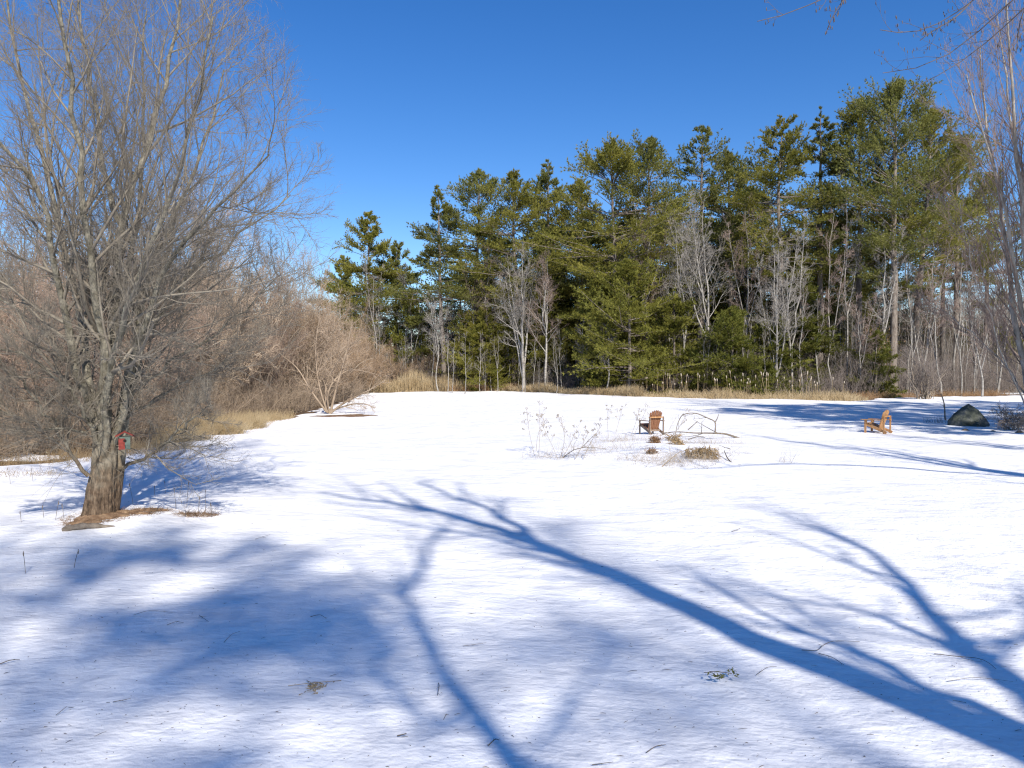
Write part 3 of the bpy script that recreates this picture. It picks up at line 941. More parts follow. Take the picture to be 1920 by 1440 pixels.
rgm = np.random.default_rng(23)
mb0 = np.array([6.45, -1.75, 0.0])
maple = thing('maple_tree', 'bare maple beside the viewer, its limbs throwing the long diagonal shadows on the near snow', 'tree', mb0 + [0, 0, gz(6.45, -1.75) - .1])
off = np.array([mb0[0], mb0[1], gz(6.45, -1.75) - .1])
mt = [mb0, mb0 + [-.02, .02, 2.2], mb0 + [-.05, .0, 4.2], sp(1935, 1400, 5.9)]
trunkp = resample(mt, 10) - off
MB().tubes(trunkp, np.interp(np.linspace(0, 1, 10), [0, .12, 1], [.52, .40, .28]), 16).build('trunk', M['greybark'], maple)
ml = [
    ([sp(1935, 1400, 5.9), sp(1700, 1305, 6.9), sp(1400, 1185, 8.3), sp(1180, 1100, 9.4), sp(1000, 1012, 10.8), sp(880, 965, 11.8), sp(740, 945, 12.6), sp(600, 925, 13.4)], .23, .04),
    ([sp(1000, 1012, 10.8), sp(965, 985, 11.3), sp(930, 955, 11.9), sp(850, 930, 12.7), sp(780, 905, 13.6)], .10, .03),
    ([mb0 + [-.05, 0, 4.4], sp(1985, 1390, 6.0), sp(1900, 1285, 7.0), sp(1810, 1180, 8.2), sp(1700, 1095, 9.3), sp(1625, 1035, 10.3), sp(1550, 995, 11.2), sp(1460, 962, 12.2)], .16, .03),
    ([sp(1900, 1285, 7.0), sp(1780, 1190, 8.0), sp(1600, 1140, 8.9), sp(1400, 1110, 9.6)], .07, .02),
    ([sp(2000, 1400, 5.6), sp(1880, 1345, 6.3), sp(1720, 1270, 7.2), sp(1560, 1205, 8.1), sp(1420, 1150, 8.9), sp(1310, 1080, 10)], .10, .02),
    ([mb0 + [-.1, -.1, 4.0], mb0 + [-1.6, -1.0, 5.3], sp(960, 1470, 8.0), sp(905, 1370, 9.2), sp(830, 1290, 10.2), sp(770, 1200, 11.1), sp(765, 1110, 12.1), sp(800, 1020, 13.2), sp(840, 985, 14.0)], .12, .04),
    ([sp(905, 1370, 9.2), sp(760, 1330, 9.8), sp(700, 1240, 10.6), sp(690, 1170, 11.4)], .04, .015),
]
MP, MR = [], []
for pts, ra, rb in ml:
    q = resample(pts, 14) - off
    q[2:-1] += rgm.normal(size=(11, 3)) * .05
    r = (ra + (rb - ra) * np.linspace(0, 1, 14)) * 1.2
    MB().tubes(q, r, 10).build('limb', M['greybark'], maple)
    MP.append(q)
    MR.append(r)
MP, MR = np.array(MP), np.array(MR)
E1, S1 = spawn(MP, MR, 11, .25, 1, .6, .25, .36, .4, 7, .1, .12, .5, .020, rg=rgm)
mc = MB().tubes(E1, S1, 5)
E2, S2 = spawn(E1, S1, 7, .2, 1, .7, .25, .45, .4, 5, .1, .12, .5, .006, rg=rgm)
mc.tubes(E2, S2, 3)
E3, S3 = spawn(E2, S2, 5, .2, 1, .7, .25, .5, .4, 4, .1, .12, .6, .004, rg=rgm)
mc.tubes(E3, S3, 3)
mc.build('crown', M['twig'], maple)
# evergreen behind the viewer: the broad soft shade on the left foreground
PB = pine_meshes(27.4, 3.6, .76, 901, 'old', layer=0, dens=.9, r0=.2, blade=.24)
link_tree('white_pine', 'tall pine standing behind the viewer, its tiered boughs shading the left foreground snow', 'tree', (5.9, -22.3, 0), PB, .7)
BB = bare_meshes(28, 5.0, 904, 'greybark', 'twig', 3, .6, r0=.14, n1=16, n2=8, n3=6, tw=.012, low=.6)
link_tree('bare_tree', 'tall bare tree behind the viewer, mottling the middle foreground snow with soft shade', 'tree', (11.5, -20.5, 0), BB, 1.3)
# pines and bare trees out of frame on the right: the long blue shade bands beside the second chair
for i, (x, y, rz, sc) in enumerate(((24.6, 24.2, .3, .98), (28.8, 26.5, 2.1, 1.05), (34.3, 29.5, 4.0, 1.0), (40.8, 32.5, 5.3, 1.08), (47.8, 36.0, 1.2, 1.0))):
    if i == 0:
        PR = pine_meshes(23, 3.2, .30, 902, 'old', dens=1.2)
    link_tree('white_pine', 'pine out of frame right, in the row shading snow behind the right chair', 'tree', (x, y, gz(x, y) - .1), PR, rz, 'pines shading the field from the right', sc)

BR = bare_meshes(17, 3.6, 903, 'greybark', 'twig', 3, .4, r0=.22, n1=12, n2=5, n3=3, tw=.014)
for i, (x, y, rz, sc) in enumerate(((17.0, 10.0, 0, 1.0), (21.5, 16.5, 2.4, .9))):
    t_ = link_tree('bare_tree', ['bare forked tree at right, its drooping twigs hanging into the top right corner',
                            'bare tree out of frame right whose faint shadow runs toward the boulder'][i], 'tree', (x, y, gz(x, y) - .1), BR, rz, None, sc)
    if i == 0:
        forked = t_

# drooping limbs that reach into the picture at the top right
OFR = np.array([17.0, 10.0, gz(17.0, 10.0) - .1])
ov = [
    [(2250, -260, 6.0), (2080, -140, 7.6), (1900, -10, 8.6), (1838, 60, 8.8), (1785, 115, 9.0), (1735, 137, 9.1), (1690, 142, 9.1), (1655, 137, 9.1)],
    [(2200, -200, 6.8), (2020, -80, 8.0), (1915, 20, 8.8), (1860, 75, 9.0), (1800, 120, 9.2), (1745, 155, 9.3), (1712, 164, 9.3)],
    [(2080, -140, 7.6), (1940, -90, 8.2), (1820, 5, 8.5), (1760, 50, 8.6), (1715, 65, 8.7), (1680, 68, 8.7), (1650, 56, 8.7)],
    [(1820, 5, 8.5), (1790, 35, 8.4), (1745, 60, 8.4), (1725, 76, 8.4)],
    [(1940, -90, 8.2), (1700, -60, 8.0), (1525, 0, 8.0), (1490, 25, 8.0), (1460, 42, 8.0), (1430, 50, 8.0), (1420, 40, 8.0)],
    [(1700, -60, 8.0), (1610, -30, 8.0), (1580, 0, 8.0), (1560, 30, 8.0), (1551, 55, 8.0)],
    [(2000, -60, 8.2), (1960, -20, 8.4), (1915, 20, 8.6), (1910, 60, 8.6), (1905, 100, 8.6)],
]
DP, DR = [], []
for i, pts in enumerate(ov):
    q = resample([at(k[0], k[1], k[2] * 1.55) for k in pts], 12) - OFR
    DP.append(q)
    DR.append(np.linspace(.018 if i < 2 else .014, .0062, 12))
DP, DR = np.array(DP), np.array(DR)
# carried by a limb of that tree
st = DP[0][0]
q = resample([[0, 0, 7.0], [-1.6, .2, 8.6], [-4.2, .3, st[2] + .7], st], 12)
mb = MB().tubes(q, np.linspace(.085, .024, 12), 8)
for k in (1, 2, 4, 6):
    e = DP[k][0]
    j = int(np.argmin(np.linalg.norm(q - e, axis=1)))
    if np.linalg.norm(q[j] - e) > .05:
        mb.tubes(resample([q[j], (q[j] + e) / 2 + [0, 0, .1], e], 6), np.full(6, .017), 5)
mb.tubes(DP, DR, 6)
T1, U1 = spawn(DP, DR, 9, .35, .97, .75, .25, .16, .5, 5, .25, .1, .6, .0050, endbias=.3, rg=rgm)
mb.tubes(T1, U1, 4)
T2, U2 = spawn(T1, U1, 3, .3, 1, .8, .3, .35, .5, 3, .2, .1, .8, .0042, rg=rgm)
mb.tubes(T2, U2, 3)
# buds
allt = np.concatenate([T1[:, -1], T2[:, -1]])
bd = np.stack([allt, allt + [0, 0, .03], allt + [0, 0, .06]], 1)
mb.tubes(bd, np.tile([.005, .009, .003], (len(bd), 1)), 4)
mb.build('drooping_branch', M['darktwig'], forked)


# ------------------------------------------------------------------ PINES OF THE WOOD'S EDGE
pines = [  # px, depth, top py, crown radius, crown base, shape, needle, lean, dens, label
    (640, 112, 482, 4.2, .15, 'spire', 'needle', (0, 0), 1.5, 'low pine at far left end of the wood, beside the leftmost spire'),
    (692, 102, 398, 4.6, .20, 'spire', 'needle', (0, 0), 1.7, 'narrow pine spire standing apart at the left end of the wood'),
    (745, 106, 456, 4.2, .2, 'spire', 'needle_blue', (.01, 0), 1.5, 'shorter pine leaning on the right of the leftmost spire'),
    (828, 94, 352, 3.9, .36, 'spire', 'needle_blue', (-.01, 0), 1.1, 'dark tiered pine at left edge of the main pine stand, sky on its left'),
    (890, 97, 324, 4.4, .34, 'old', 'needle_blue', (0, 0), 1.1, 'dense dark pine second from the left in the main stand'),
    (962, 93, 330, 5.0, .36, 'old', 'needle', (0, 0), 1.2, 'broad pine in the main stand above the forked pale tree'),
    (1026, 97, 303, 4.2, .34, 'spire', 'needle_blue', (0, 0), 1.1, 'pointed pine in the main stand between two broader pines'),
    (1085, 96, 345, 4.2, .3, 'old', 'needle', (0, 0), 1.1, 'low-topped pine filling the gap left of the great round pine'),
    (1150, 83, 272, 6.2, .36, 'old', 'needle', (0, 0), 1.5, 'great round-crowned pine with shelf-like boughs in the middle of the wood'),
    (1213, 88, 266, 4.6, .36, 'old', 'needle_blue', (.01, 0), 1.2, 'pine with twin tips at the right shoulder of the great round pine'),
    (1312, 90, 238, 5.2, .42, 'spire', 'needle_blue', (0, 0), 1.1, 'triangular pine top rising alone over grey bare crowns'),
    (1372, 92, 292, 4.0, .42, 'plume', 'needle_blue', (.02, 0), .9, 'ragged thin pine right of the triangular pine top'),
    (1468, 80, 222, 4.9, .44, 'spire', 'needle', (0, 0), 1.3, 'thick pine with a bright trunk over the clump of pale stems'),
    (1535, 85, 202, 3.4, .40, 'spire', 'needle_blue', (0, 0), 1.0, 'slender dark pine spire right of the thick bright-trunked pine'),
    (1610, 85, 194, 4.4, .36, 'plume', 'needle', (0, 0), 1.1, 'blunt-topped pine left of the tallest pine'),
    (1678, 78, 164, 5.4, .36, 'plume', 'needle_blue', (.01, 0), 1.1, 'tallest pine, with upswept plumes and an open lower trunk'),
    (1725, 80, 214, 5.6, .38, 'plume', 'needle', (.05, 0), 1.0, 'pine leaning right beside the tallest pine'),
    (1800, 88, 262, 4.8, .40, 'plume', 'needle_gold', (.02, 0), .8, 'yellowish thin pine behind the twigs at the right edge'),
    (1765, 98, 318, 4.6, .45, 'plume', 'needle', (0, 0), 1.0, 'dull pine behind the leaning pine, right of the tallest'),
    (1850, 96, 330, 4.6, .42, 'old', 'needle', (.02, 0), 1.0, 'dull pine partly hidden by the twiggy tree at the right edge'),
    (1180, 76, 492, 4.6, .10, 'young', 'needle_gold', (0, 0), 1.5, 'bright golden-green young pine below the great round pine'),
    (1262, 77, 560, 3.4, .06, 'young', 'needle_gold', (0, 0), 1.3, 'smaller golden-green pine right of the bright young pine'),
    (1130, 79, 520, 3.4, .16, 'young', 'needle_gold', (0, 0), 1.2, 'golden-green young pine left behind the bright young pine'),
    (770, 97, 560, 3.0, .1, 'young', 'needle_gold', (0, 0), 1.0, 'yellow-green young pine behind the small birch at left'),
    (905, 91, 612, 2.6, .04, 'young', 'needle', (0, 0), 1.1, 'small bushy pine left of the forked pale tree'),
    (1375, 74, 585, 3.2, .02, 'young', 'hemlock', (0, 0), 1.5, 'dark bushy hemlock behind the cattails'),
    (1432, 75, 610, 3.0, .02, 'young', 'hemlock', (0, 0), 1.4, 'bushy hemlock right of the dark one behind the cattails'),
    (1500, 76, 505, 2.5, .03, 'young', 'hemlock', (0, 0), 1.3, 'narrow hemlock right of the clump of pale stems'),
    (1330, 76, 640, 2.3, .02, 'young', 'hemlock', (0, 0), 1.2, 'low hemlock at the left of the hemlock group'),
    (1642, 73, 628, 1.9, .04, 'young', 'hemlock', (0, 0), 1.2, 'small bright green hemlock alone among grey stems on the right'),
]
for i, (px, Yd, tpy, cr, base, shp, ndl, lean, dens, lab) in enumerate(pines):
    if shp == 'young' and px > 1100:
        Yd += 1.6
    loc = foot(px - lean[0] * 300, Yd)
    h = top_h(tpy, Yd, loc)
    me = pine_meshes(h, cr, base, 100 + i, shp, lean, dens, ndl, layer={'old': 2.3, 'young': 1.7, 'spire': 1.9, 'plume': 2.3}[shp])
    link_tree('hemlock' if ndl == 'hemlock' else 'white_pine', lab, 'tree', loc, me, 0.0, 'evergreens at the edge of the wood')
# deeper rows
PV = [pine_meshes(23, 4.6, .25, 801, 'old', dens=1.2, needle='needle_blue', layer=2.0), pine_meshes(21, 4.2, .22, 802, 'spire', dens=1.0, needle='needle', layer=1.8),
      pine_meshes(17, 4.2, .05, 803, 'young', dens=1.1, needle='needle')]
rgf = np.random.default_rng(31)
for i, px in enumerate(list(range(850, 1670, 26)) + list(range(560, 850, 60))):
    Yd = rgf.uniform(100, 118)
    if px < 850:
        Yd = rgf.uniform(125, 150)
    k = i % 3
    loc = foot(px + rgf.uniform(-12, 12), Yd)
    sc = rgf.uniform(.9, 1.18) if px > 850 else rgf.uniform(.35, .5)
    link_tree('white_pine', 'shaded pine standing deep in the wood behind the front pines' if px >= 850 else 'small far pine on the skyline beyond the thicket',
              'tree', loc, PV[k], rgf.random() * 6.28, 'pines deep in the wood' if px >= 850 else 'small far pines beyond the thicket', sc)
for i, px in enumerate(range(870, 1660, 40)):
    Yd = rgf.uniform(88, 98)
    loc = foot(px + rgf.uniform(-10, 10), Yd)
    link_tree('white_pine', 'young shaded pine under the tall pines, half hidden by bare trunks', 'tree', loc, PV[2], rgf.random() * 6.28,
              'young pines under the tall ones', rgf.uniform(.45, .8))

# ------------------------------------------------------------------ BARE TREES OF THE WOOD'S EDGE
bare = [  # px, depth, top py, spread, bark, twig, forks, fork_at, lean, r0, label
    (982, 87, 478, 5.2, 'whitebark', 'paletwig', 4, .30, (0, 0), .26, 'pale tree forking low into spreading limbs before the dark pines'),
    (1026, 85, 486, 4.0, 'whitebark', 'redtwig', 3, .45, (.02, 0), .19, 'upright pale tree just right of the low-forked pale tree'),
    (822, 89, 556, 3.2, 'whitebark', 'paletwig', 2, .4, (-.03, 0), .10, 'small slim birch over the tan reeds'),
    (700, 98, 476, 3.2, 'whitebark', 'paletwig', 3, .3, (0, 0), .17, 'pale forked tree before the leftmost pine spire'),
    (758, 97, 500, 3.0, 'whitebark', 'paletwig', 2, .4, (.02, 0), .13, 'pale thin tree right of the leftmost pine spire'),
    (1092, 82, 590, 1.8, 'whitebark', 'paletwig', 2, .5, (-.02, 0), .10, 'thin broken pale trunk left of the golden young pines'),
    (1138, 78, 600, 2.0, 'greybark', 'paletwig', 1, .4, (0, 0), .12, 'dull grey trunk in front of the golden young pines'),
    (1215, 81, 372, 3.8, 'whitebark', 'redtwig', 3, .5, (0, 0), .17, 'pale crooked tree reaching up through the great round pine'),
    (1335, 78, 368, 5.0, 'greybark', 'paletwig', 4, .45, (0, 0), .20, 'grey bare tree with a full twiggy crown below the triangular pine'),
    (1290, 80, 410, 4.0, 'whitebark', 'paletwig', 3, .4, (-.01, 0), .16, 'pale bare tree left of the full grey crown'),
    (1395, 79, 390, 4.2, 'greybark', 'redtwig', 3, .4, (0, 0), .16, 'brownish bare tree right of the full grey crown'),
    (1455, 75, 420, 3.2, 'whitebark', 'paletwig', 4, .15, (-.02, 0), .16, 'clump of pale slender stems splitting near the ground'),
    (1482, 76, 400, 3.0, 'whitebark', 'paletwig', 3, .2, (.03, 0), .15, 'pale stems leaning right, right half of the pale clump'),
    (1560, 77, 400, 3.0, 'greybark', 'redtwig', 2, .4, (-.02, 0), .12, 'thin brownish tree right of the narrow hemlock'),
    (1590, 78, 330, 3.4, 'whitebark', 'paletwig', 2, .5, (.0, 0), .14, 'pale slim tree before the slender dark spire'),
    (1615, 75, 560, 2.4, 'whitebark', 'redtwig', 2, .35, (-.06, 0), .10, 'pale young tree bending left by the small bright hemlock'),
    (1660, 76, 430, 3.2, 'whitebark', 'paletwig', 2, .5, (.0, 0), .2, 'straight pale trunk under the tallest pine'),
    (1700, 78, 380, 3.4, 'greybark', 'paletwig', 2, .5, (0, 0), .17, 'straight dark trunk right of the tallest pine'),
    (1735, 77, 420, 3.6, 'greybark', 'redtwig', 3, .3, (.02, 0), .17, 'forked brown tree behind the rounded bush'),
    (1765, 76, 500, 2.6, 'whitebark', 'redtwig', 2, .4, (-.08, 0), .13, 'white birch leaning left over the rounded bush'),
    (1842, 73, 560, 2.2, 'whitebark', 'redtwig', 2, .4, (-.18, 0), .12, 'white birch leaning far left near the right edge'),
    (1790, 82, 400, 3.2, 'greybark', 'redtwig', 2, .4, (.01, 0), .16, 'brown bare tree in the open gap on the right'),
    (1830, 84, 380, 3.6, 'greybark', 'redtwig', 3, .3, (0, 0), .18, 'forked brown tree at the right of the open gap'),
    (1870, 80, 420, 3.2, 'greybark', 'redtwig', 2, .4, (0, 0), .15, 'brown bare tree behind the twiggy tree at the right edge'),
    (900, 92, 470, 3.6, 'greybark', 'redtwig', 3, .3, (0, 0), .15, 'reddish twiggy tree before the dense dark pines at left'),
    (1250, 83, 480, 3.0, 'greybark', 'paletwig', 2, .4, (.0, 0), .13, 'grey tree between the golden pines and the pale bare tree'),
]
for i, (px, Yd, tpy, sprd, bk, tw, fk, fa, lean, r0, lab) in enumerate(bare):
    loc = foot(px, Yd)
    h = top_h(tpy, Yd, loc)
    me = bare_meshes(h, sprd * 1.1, 300 + i, bk, tw, fk, fa, lean, r0 * .78, n1=17, n2=8, n3=7, tw=.016)
    link_tree('bare_tree', lab, 'tree', loc, me, 0.0, 'bare trees at the edge of the wood')
# many thin saplings between them
SV = [bare_meshes(11, 2.0, 701, 'greybark', 'paletwig', 1, .4, (.02, 0), .07, 12, 6, 5, .012),
      bare_meshes(9, 2.2, 702, 'greybark', 'twig', 2, .3, (-.03, 0), .06, 11, 5, 4, .012),
      bare_meshes(12, 2.4, 703, 'whitebark', 'twig', 2, .4, (0, .02), .08, 11, 5, 4, .012),
      bare_meshes(14, 2.6, 704, 'greybark', 'redtwig', 2, .5, (0, 0), .10, 12, 5, 4, .013)]
zones = [(560, 860, 60, 90, 125, 'thin bare sapling in the brown scrub left of the pines', 'saplings left of the pines', .6, 1.15),
         (830, 1320, 34, 79, 92, 'thin bare sapling standing under the pines', 'saplings under the pines', .4, .85),
         (1320, 1640, 40, 74, 92, 'thin bare sapling among the hemlocks and pale stems', 'saplings among the hemlocks', .5, 1.0),
         (1560, 1960, 90, 76, 125, 'thin brown sapling in the open wood on the right', 'saplings in the open wood on the right', .6, 1.15)]
for x0, x1, n, ya, yb, lab, grp, sa, sb in zones:
    for i in range(n):
        loc = foot(x0 + (x1 - x0) * (i + rgf.random()) / n, rgf.uniform(ya, yb))
        link_tree('sapling', lab, 'sapling', loc, SV[rgf.integers(4)], rgf.random() * 6.28, grp, rgf.uniform(sa, sb))

for i, px in enumerate(range(1660, 1940, 22)):
    Yd = rgf.uniform(98, 120)
    loc = foot(px, Yd)
    link_tree('white_pine', 'low shaded pine deep in the open wood on the right', 'tree', loc, PV[2], rgf.random() * 6.28, 'low pines in the open wood on the right', rgf.uniform(.32, .6))
DV = [bare_meshes(17, 4.0, 711, 'greybark', 'redtwig', 3, .3, (0, 0), .15, 14, 7, 5, .02), bare_meshes(15, 3.6, 712, 'greybark', 'twig', 2, .35, (.02, 0), .13, 14, 7, 5, .02)]
for i in range(84):
    loc = foot(1600 + 380 * (i + rgf.random()) / 84, rgf.uniform(98, 150))
    link_tree('bare_tree', 'brown bare tree on the slope far back in the open wood', 'tree', loc, DV[i % 2], rgf.random() * 6.28, 'bare trees on the slope behind the open wood', rgf.uniform(.6, .95))
for i in range(26):
    loc = foot(540 + 330 * (i + rgf.random()) / 26, rgf.uniform(102, 130))
    link_tree('bare_tree', 'grey bare tree behind the brown scrub left of the pines', 'tree', loc, DV[i % 2], rgf.random() * 6.28, 'grey bare trees left of the pines', rgf.uniform(.6, .95))

# oak sapling that keeps its dead leaves
loc = foot(1640, 76)
me = bare_meshes(7.5, 2.0, 333, 'greybark', 'redtwig', 1, .4, (0, 0), .07, 12, 5, 3, .012)
oak = link_tree('oak_sapling', 'young oak still holding brown dead leaves above the small bright hemlock', 'tree', loc, me)
lf = MB()
c = np.stack([rgf.normal(size=700) * .9, rgf.normal(size=700) * .9, rgf.uniform(3.0, 7.0, 700)], 1)
blades(lf, c, norm(rgf.normal(size=(700, 3))), 1, .16, .10, .5, 0, rgf)
lf.build('dead_leaves', M['leaf'], oak, False)

# far wooded skyline beyond everything
mb = MB()
n = 8200
fx = np.r_[rgf.uniform(-230, 330, 5200), rgf.uniform(55, 260, 3000)]
fyv = np.r_[rgf.uniform(150, 260, 5200), rgf.uniform(125, 200, 3000)]
hh = np.r_[rgf.uniform(3, 10, 5200), rgf.uniform(4, 10, 3000)] * (0.8 + .4 * np.sin(fx * .05) ** 2)
P0 = np.stack([fx, fyv, ground_z(fx, fyv)], 1)
K = 3
dd = np.stack([rgf.normal(size=n) * .18, rgf.normal(size=n) * .1, np.ones(n)], 1)
PP = np.stack([P0, P0 + dd * (hh * .5)[:, None], P0 + dd * hh[:, None]], 1)
mb.tubes(PP, np.tile([.13, .08, .03], (n, 1)), 3)
b1, r1 = spawn(PP, np.tile([.09, .06, .03], (n, 1)), 9, .2, 1, .6, .25, .35, .4, 3, .3, .15, .6, .03, rg=rgf)
mb.tubes(b1, r1, 3)
tag(mb.build('distant_woods', M['far']), 'brown bare woods far beyond the field', 'woods', kind='stuff')

# undergrowth along the foot of the wood
mb = MB()
for x0, x1, n, ya, yb, hmin, hmax in ((930, 1340, 1500, 79, 90, .6, 3.4), (1300, 1960, 2000, 73, 90, .5, 3.2), (1500, 1960, 2800, 78, 104, .8, 6.0), (560, 960, 1500, 92, 108, .8, 4.5)):
    Xv = (rgf.uniform(x0, x1, n) - 960) / F * rgf.uniform(ya, yb, n)
    Yv = np.interp(Xv, FX, FY) + np.where((Xv > 8) & (Xv < 31), 5.5, 2.4) + (yb - ya + 2) * rgf.random(n)
    p0 = np.stack([Xv, Yv, ground_z(Xv, Yv) - .12], 1)
    L = rgf.uniform(hmin, hmax, n)
    d = norm(np.stack([rgf.normal(size=n) * .35, rgf.normal(size=n) * .35, np.ones(n)], 1))
    mid = p0 + d * (L * .5)[:, None] + rgf.normal(size=(n, 3)) * .08
    P = np.stack([p0, mid, p0 + d * L[:, None] + rgf.normal(size=(n, 3)) * .2], 1)
    R = np.tile([.014, .010, .006], (n, 1))
    mb.tubes(P, R, 3)
    b1, r1 = spawn(P, R, 7, .2, 1, .7, .3, .45, .4, 4, .15, .2, .6, .006, rg=rgf)
    mb.tubes(b1, r1, 3)
    b2, r2 = spawn(b1, r1, 3, .2, 1, .7, .3, .5, .4, 3, .1, .2, .7, .005, rg=rgf)
    mb.tubes(b2, r2, 3)
tag(mb.build('undergrowth', M['scrub']), 'tangled grey undergrowth along the foot of the wood', 'undergrowth', kind='stuff')

mb = MB()
n = 5200
Yv = 21.5 + 70 * rgf.random(n) ** 1.5
Xv = np.interp(Yv, LY, LX) - .9 - 5.0 * rgf.random(n) ** 1.3
p0 = np.stack([Xv, Yv, ground_z(Xv, Yv) - .12], 1)
L = rgf.uniform(.5, 2.6, n)
d = norm(np.stack([rgf.normal(size=n) * .5, rgf.normal(size=n) * .4, np.ones(n)], 1))
P = np.stack([p0, p0 + d * (L * .5)[:, None] + rgf.normal(size=(n, 3)) * .08, p0 + d * L[:, None] + rgf.normal(size=(n, 3)) * .25], 1)
R = np.tile([.011, .008, .005], (n, 1))
mb.tubes(P, R, 3)
b1, r1 = spawn(P, R, 6, .1, 1, .8, .3, .5, .4, 4, .1, .2, .6, .005, rg=rgf)
mb.tubes(b1, r1, 3)
b2, r2 = spawn(b1, r1, 3, .2, 1, .7, .3, .5, .4, 3, .1, .2, .7, .004, rg=rgf)
mb.tubes(b2, r2, 3)
tag(mb.build('underbrush', M['shrub']), 'low tangled twigs and briars along the snowy edge of the left thicket', 'underbrush', kind='stuff')

# ------------------------------------------------------------------ THE THICKET ALONG THE LEFT EDGE
TV = []
for k, (h, s, st, bk) in enumerate(((7.6, 3.4, 24, 'shrub'), (6.6, 3.4, 22, 'shrub_red'), (7.2, 3.0, 22, 'shrub_orange'), (5.6, 2.8, 26, 'shrub_orange'))):
    TV.append(shrub_meshes(h, s, st, 500 + k, bk, n1=13, n2=8, n3=6, tw=.011, arch=.3, r=.045))
thick = []
for i, (x, y, k, sc) in enumerate((
        (-21, 24, 0, .8), (-17.5, 25.5, 1, .75), (-25.5, 28, 1, .9), (-19.5, 30, 0, .95), (-16.2, 31.5, 1, .85), (-24, 34, 0, 1.0),
        (-17.5, 36, 0, 1.0), (-20.5, 39.5, 1, 1.1), (-16.4, 41, 0, 1.05), (-19, 46, 0, 1.1), (-16.2, 47.5, 1, 1.0), (-17.6, 53, 2, 1.0),
        (-15.8, 56, 0, 1.0), (-21, 52, 0, 1.15), (-19, 60, 2, 1.05), (-16.2, 63, 2, 1.0), (-20.5, 68, 2, 1.05), (-17.4, 70, 3, 1.1),
        (-17.5, 77, 2, .95), (-20.5, 80, 3, 1.1), (-16.8, 84, 3, .9), (-23, 75, 2, 1.1), (-26, 62, 1, 1.2), (-27, 45, 1, 1.2), (-30, 36, 0, 1.1),
        (-24.5, 86, 2, 1.05), (-14.5, 93, 3, .8), (-11, 97, 3, .85), (-19, 95, 2, 1.0))):
    near, mid = y < 36, y < 62
    lab = ('grey-brown shrub at the near end of the left thicket, behind the big bare tree' if near else
           'grey-brown shrub in the middle of the left thicket' if mid else 'orange-tan shrub at the far end of the left thicket')
    grp = 'shrubs at the near end of the left thicket' if near else ('shrubs in the middle of the left thicket' if mid else 'shrubs at the far end of the left thicket')
    link_tree('shrub', lab, 'shrub', (x, y, gz(x, y) - .1), TV[k], i * 2.4, grp, (sc * 1.15, sc * 1.15, sc * (1.7 if y < 60 else 1.5)))
# arching willow at the thicket's edge over the brown patch
wb = gp(616, 776)
wz = np.array([wb[0], wb[1], gz(wb[0], wb[1])])
rgw = np.random.default_rng(77)
will = thing('arching_willow', 'sprawling shrub with limbs arching right over a brown bare patch at the thicket edge', 'shrub', wz)
Yw = wb[1]
arcs = [[(618, 776), (640, 758), (670, 742), (700, 728), (722, 713)], [(618, 774), (610, 740), (625, 712), (652, 690), (680, 695), (706, 702)],
        [(616, 774), (606, 730), (622, 690), (652, 650), (690, 625)], [(614, 774), (596, 720), (590, 650), (600, 590)], [(622, 770), (660, 757), (690, 757), (702, 766)],
        [(612, 772), (580, 730), (560, 690), (520, 660)], [(620, 772), (632, 720), (650, 660), (660, 600)]]
wl, wr = [], []
for a in arcs:
    q = resample([at(x, y, Yw + rgw.uniform(-.5, .5) * (j > 0)) for j, (x, y) in enumerate(a)], 12) - wz
    wl.append(q)
    wr.append(np.linspace(.085, .022, 12) * rgw.uniform(.7, 1.1))
wl, wr = np.array(wl), np.array(wr)
MB().tubes(wl, wr, 7).build('stems', M['shrub'], will)
b1, r1 = spawn(wl, wr, 16, .2, 1, .8, .3, .28, .5, 6, .2, .14, .35, .010, rg=rgw)
mb = MB().tubes(b1, r1, 4)
b2, r2 = spawn(b1, r1, 7, .15, 1, .75, .3, .45, .4, 4, .1, .16, .6, .007, rg=rgw)
mb.tubes(b2, r2, 3)
b3, r3 = spawn(b2, r2, 4, .15, 1, .75, .3, .5, .4, 3, .1, .16, .7, .005, rg=rgw)
mb.tubes(b3, r3, 3)
mb.build('twigs', M['shrub'], will)

# ------------------------------------------------------------------ REEDS, SEDGE, CATTAILS
def reedbed(name, polyx, y_at, depth, n, hmin, hmax, w, m, label, cat, lean=.10, seed=1, K=4):
    rg = np.random.default_rng(seed)
    x = rg.uniform(polyx[0], polyx[1], n)
    y = np.interp(x, FX, FY) + y_at + depth * rg.random(n) ** 1.2
    z = ground_z(x, y) - .1
    L = rg.uniform(hmin, hmax, n) * (0.75 + .25 * np.sin(x * 1.1 + seed) * np.sin(x * .37))
    d = np.stack([rg.normal(size=n) * lean, rg.normal(size=n) * lean, np.ones(n)], 1)
    P = np.zeros((n, K, 3))
    P[:, 0] = np.stack([x, y, z], 1)
    bend = np.stack([rg.normal(size=n) * lean, rg.normal(size=n) * lean, -lean * .3 * np.ones(n)], 1)
    for j in range(1, K):
        d = norm(d + bend * .7)
        P[:, j] = P[:, j - 1] + d * (L / (K - 1))[:, None]
    R = w / 2 * rg.uniform(.6, 1.3, n)[:, None] * np.linspace(1, .35, K)[None]
    mb = MB().tubes(P, R, 3)
    return tag(mb.build(name, m), label, cat, kind='stuff')


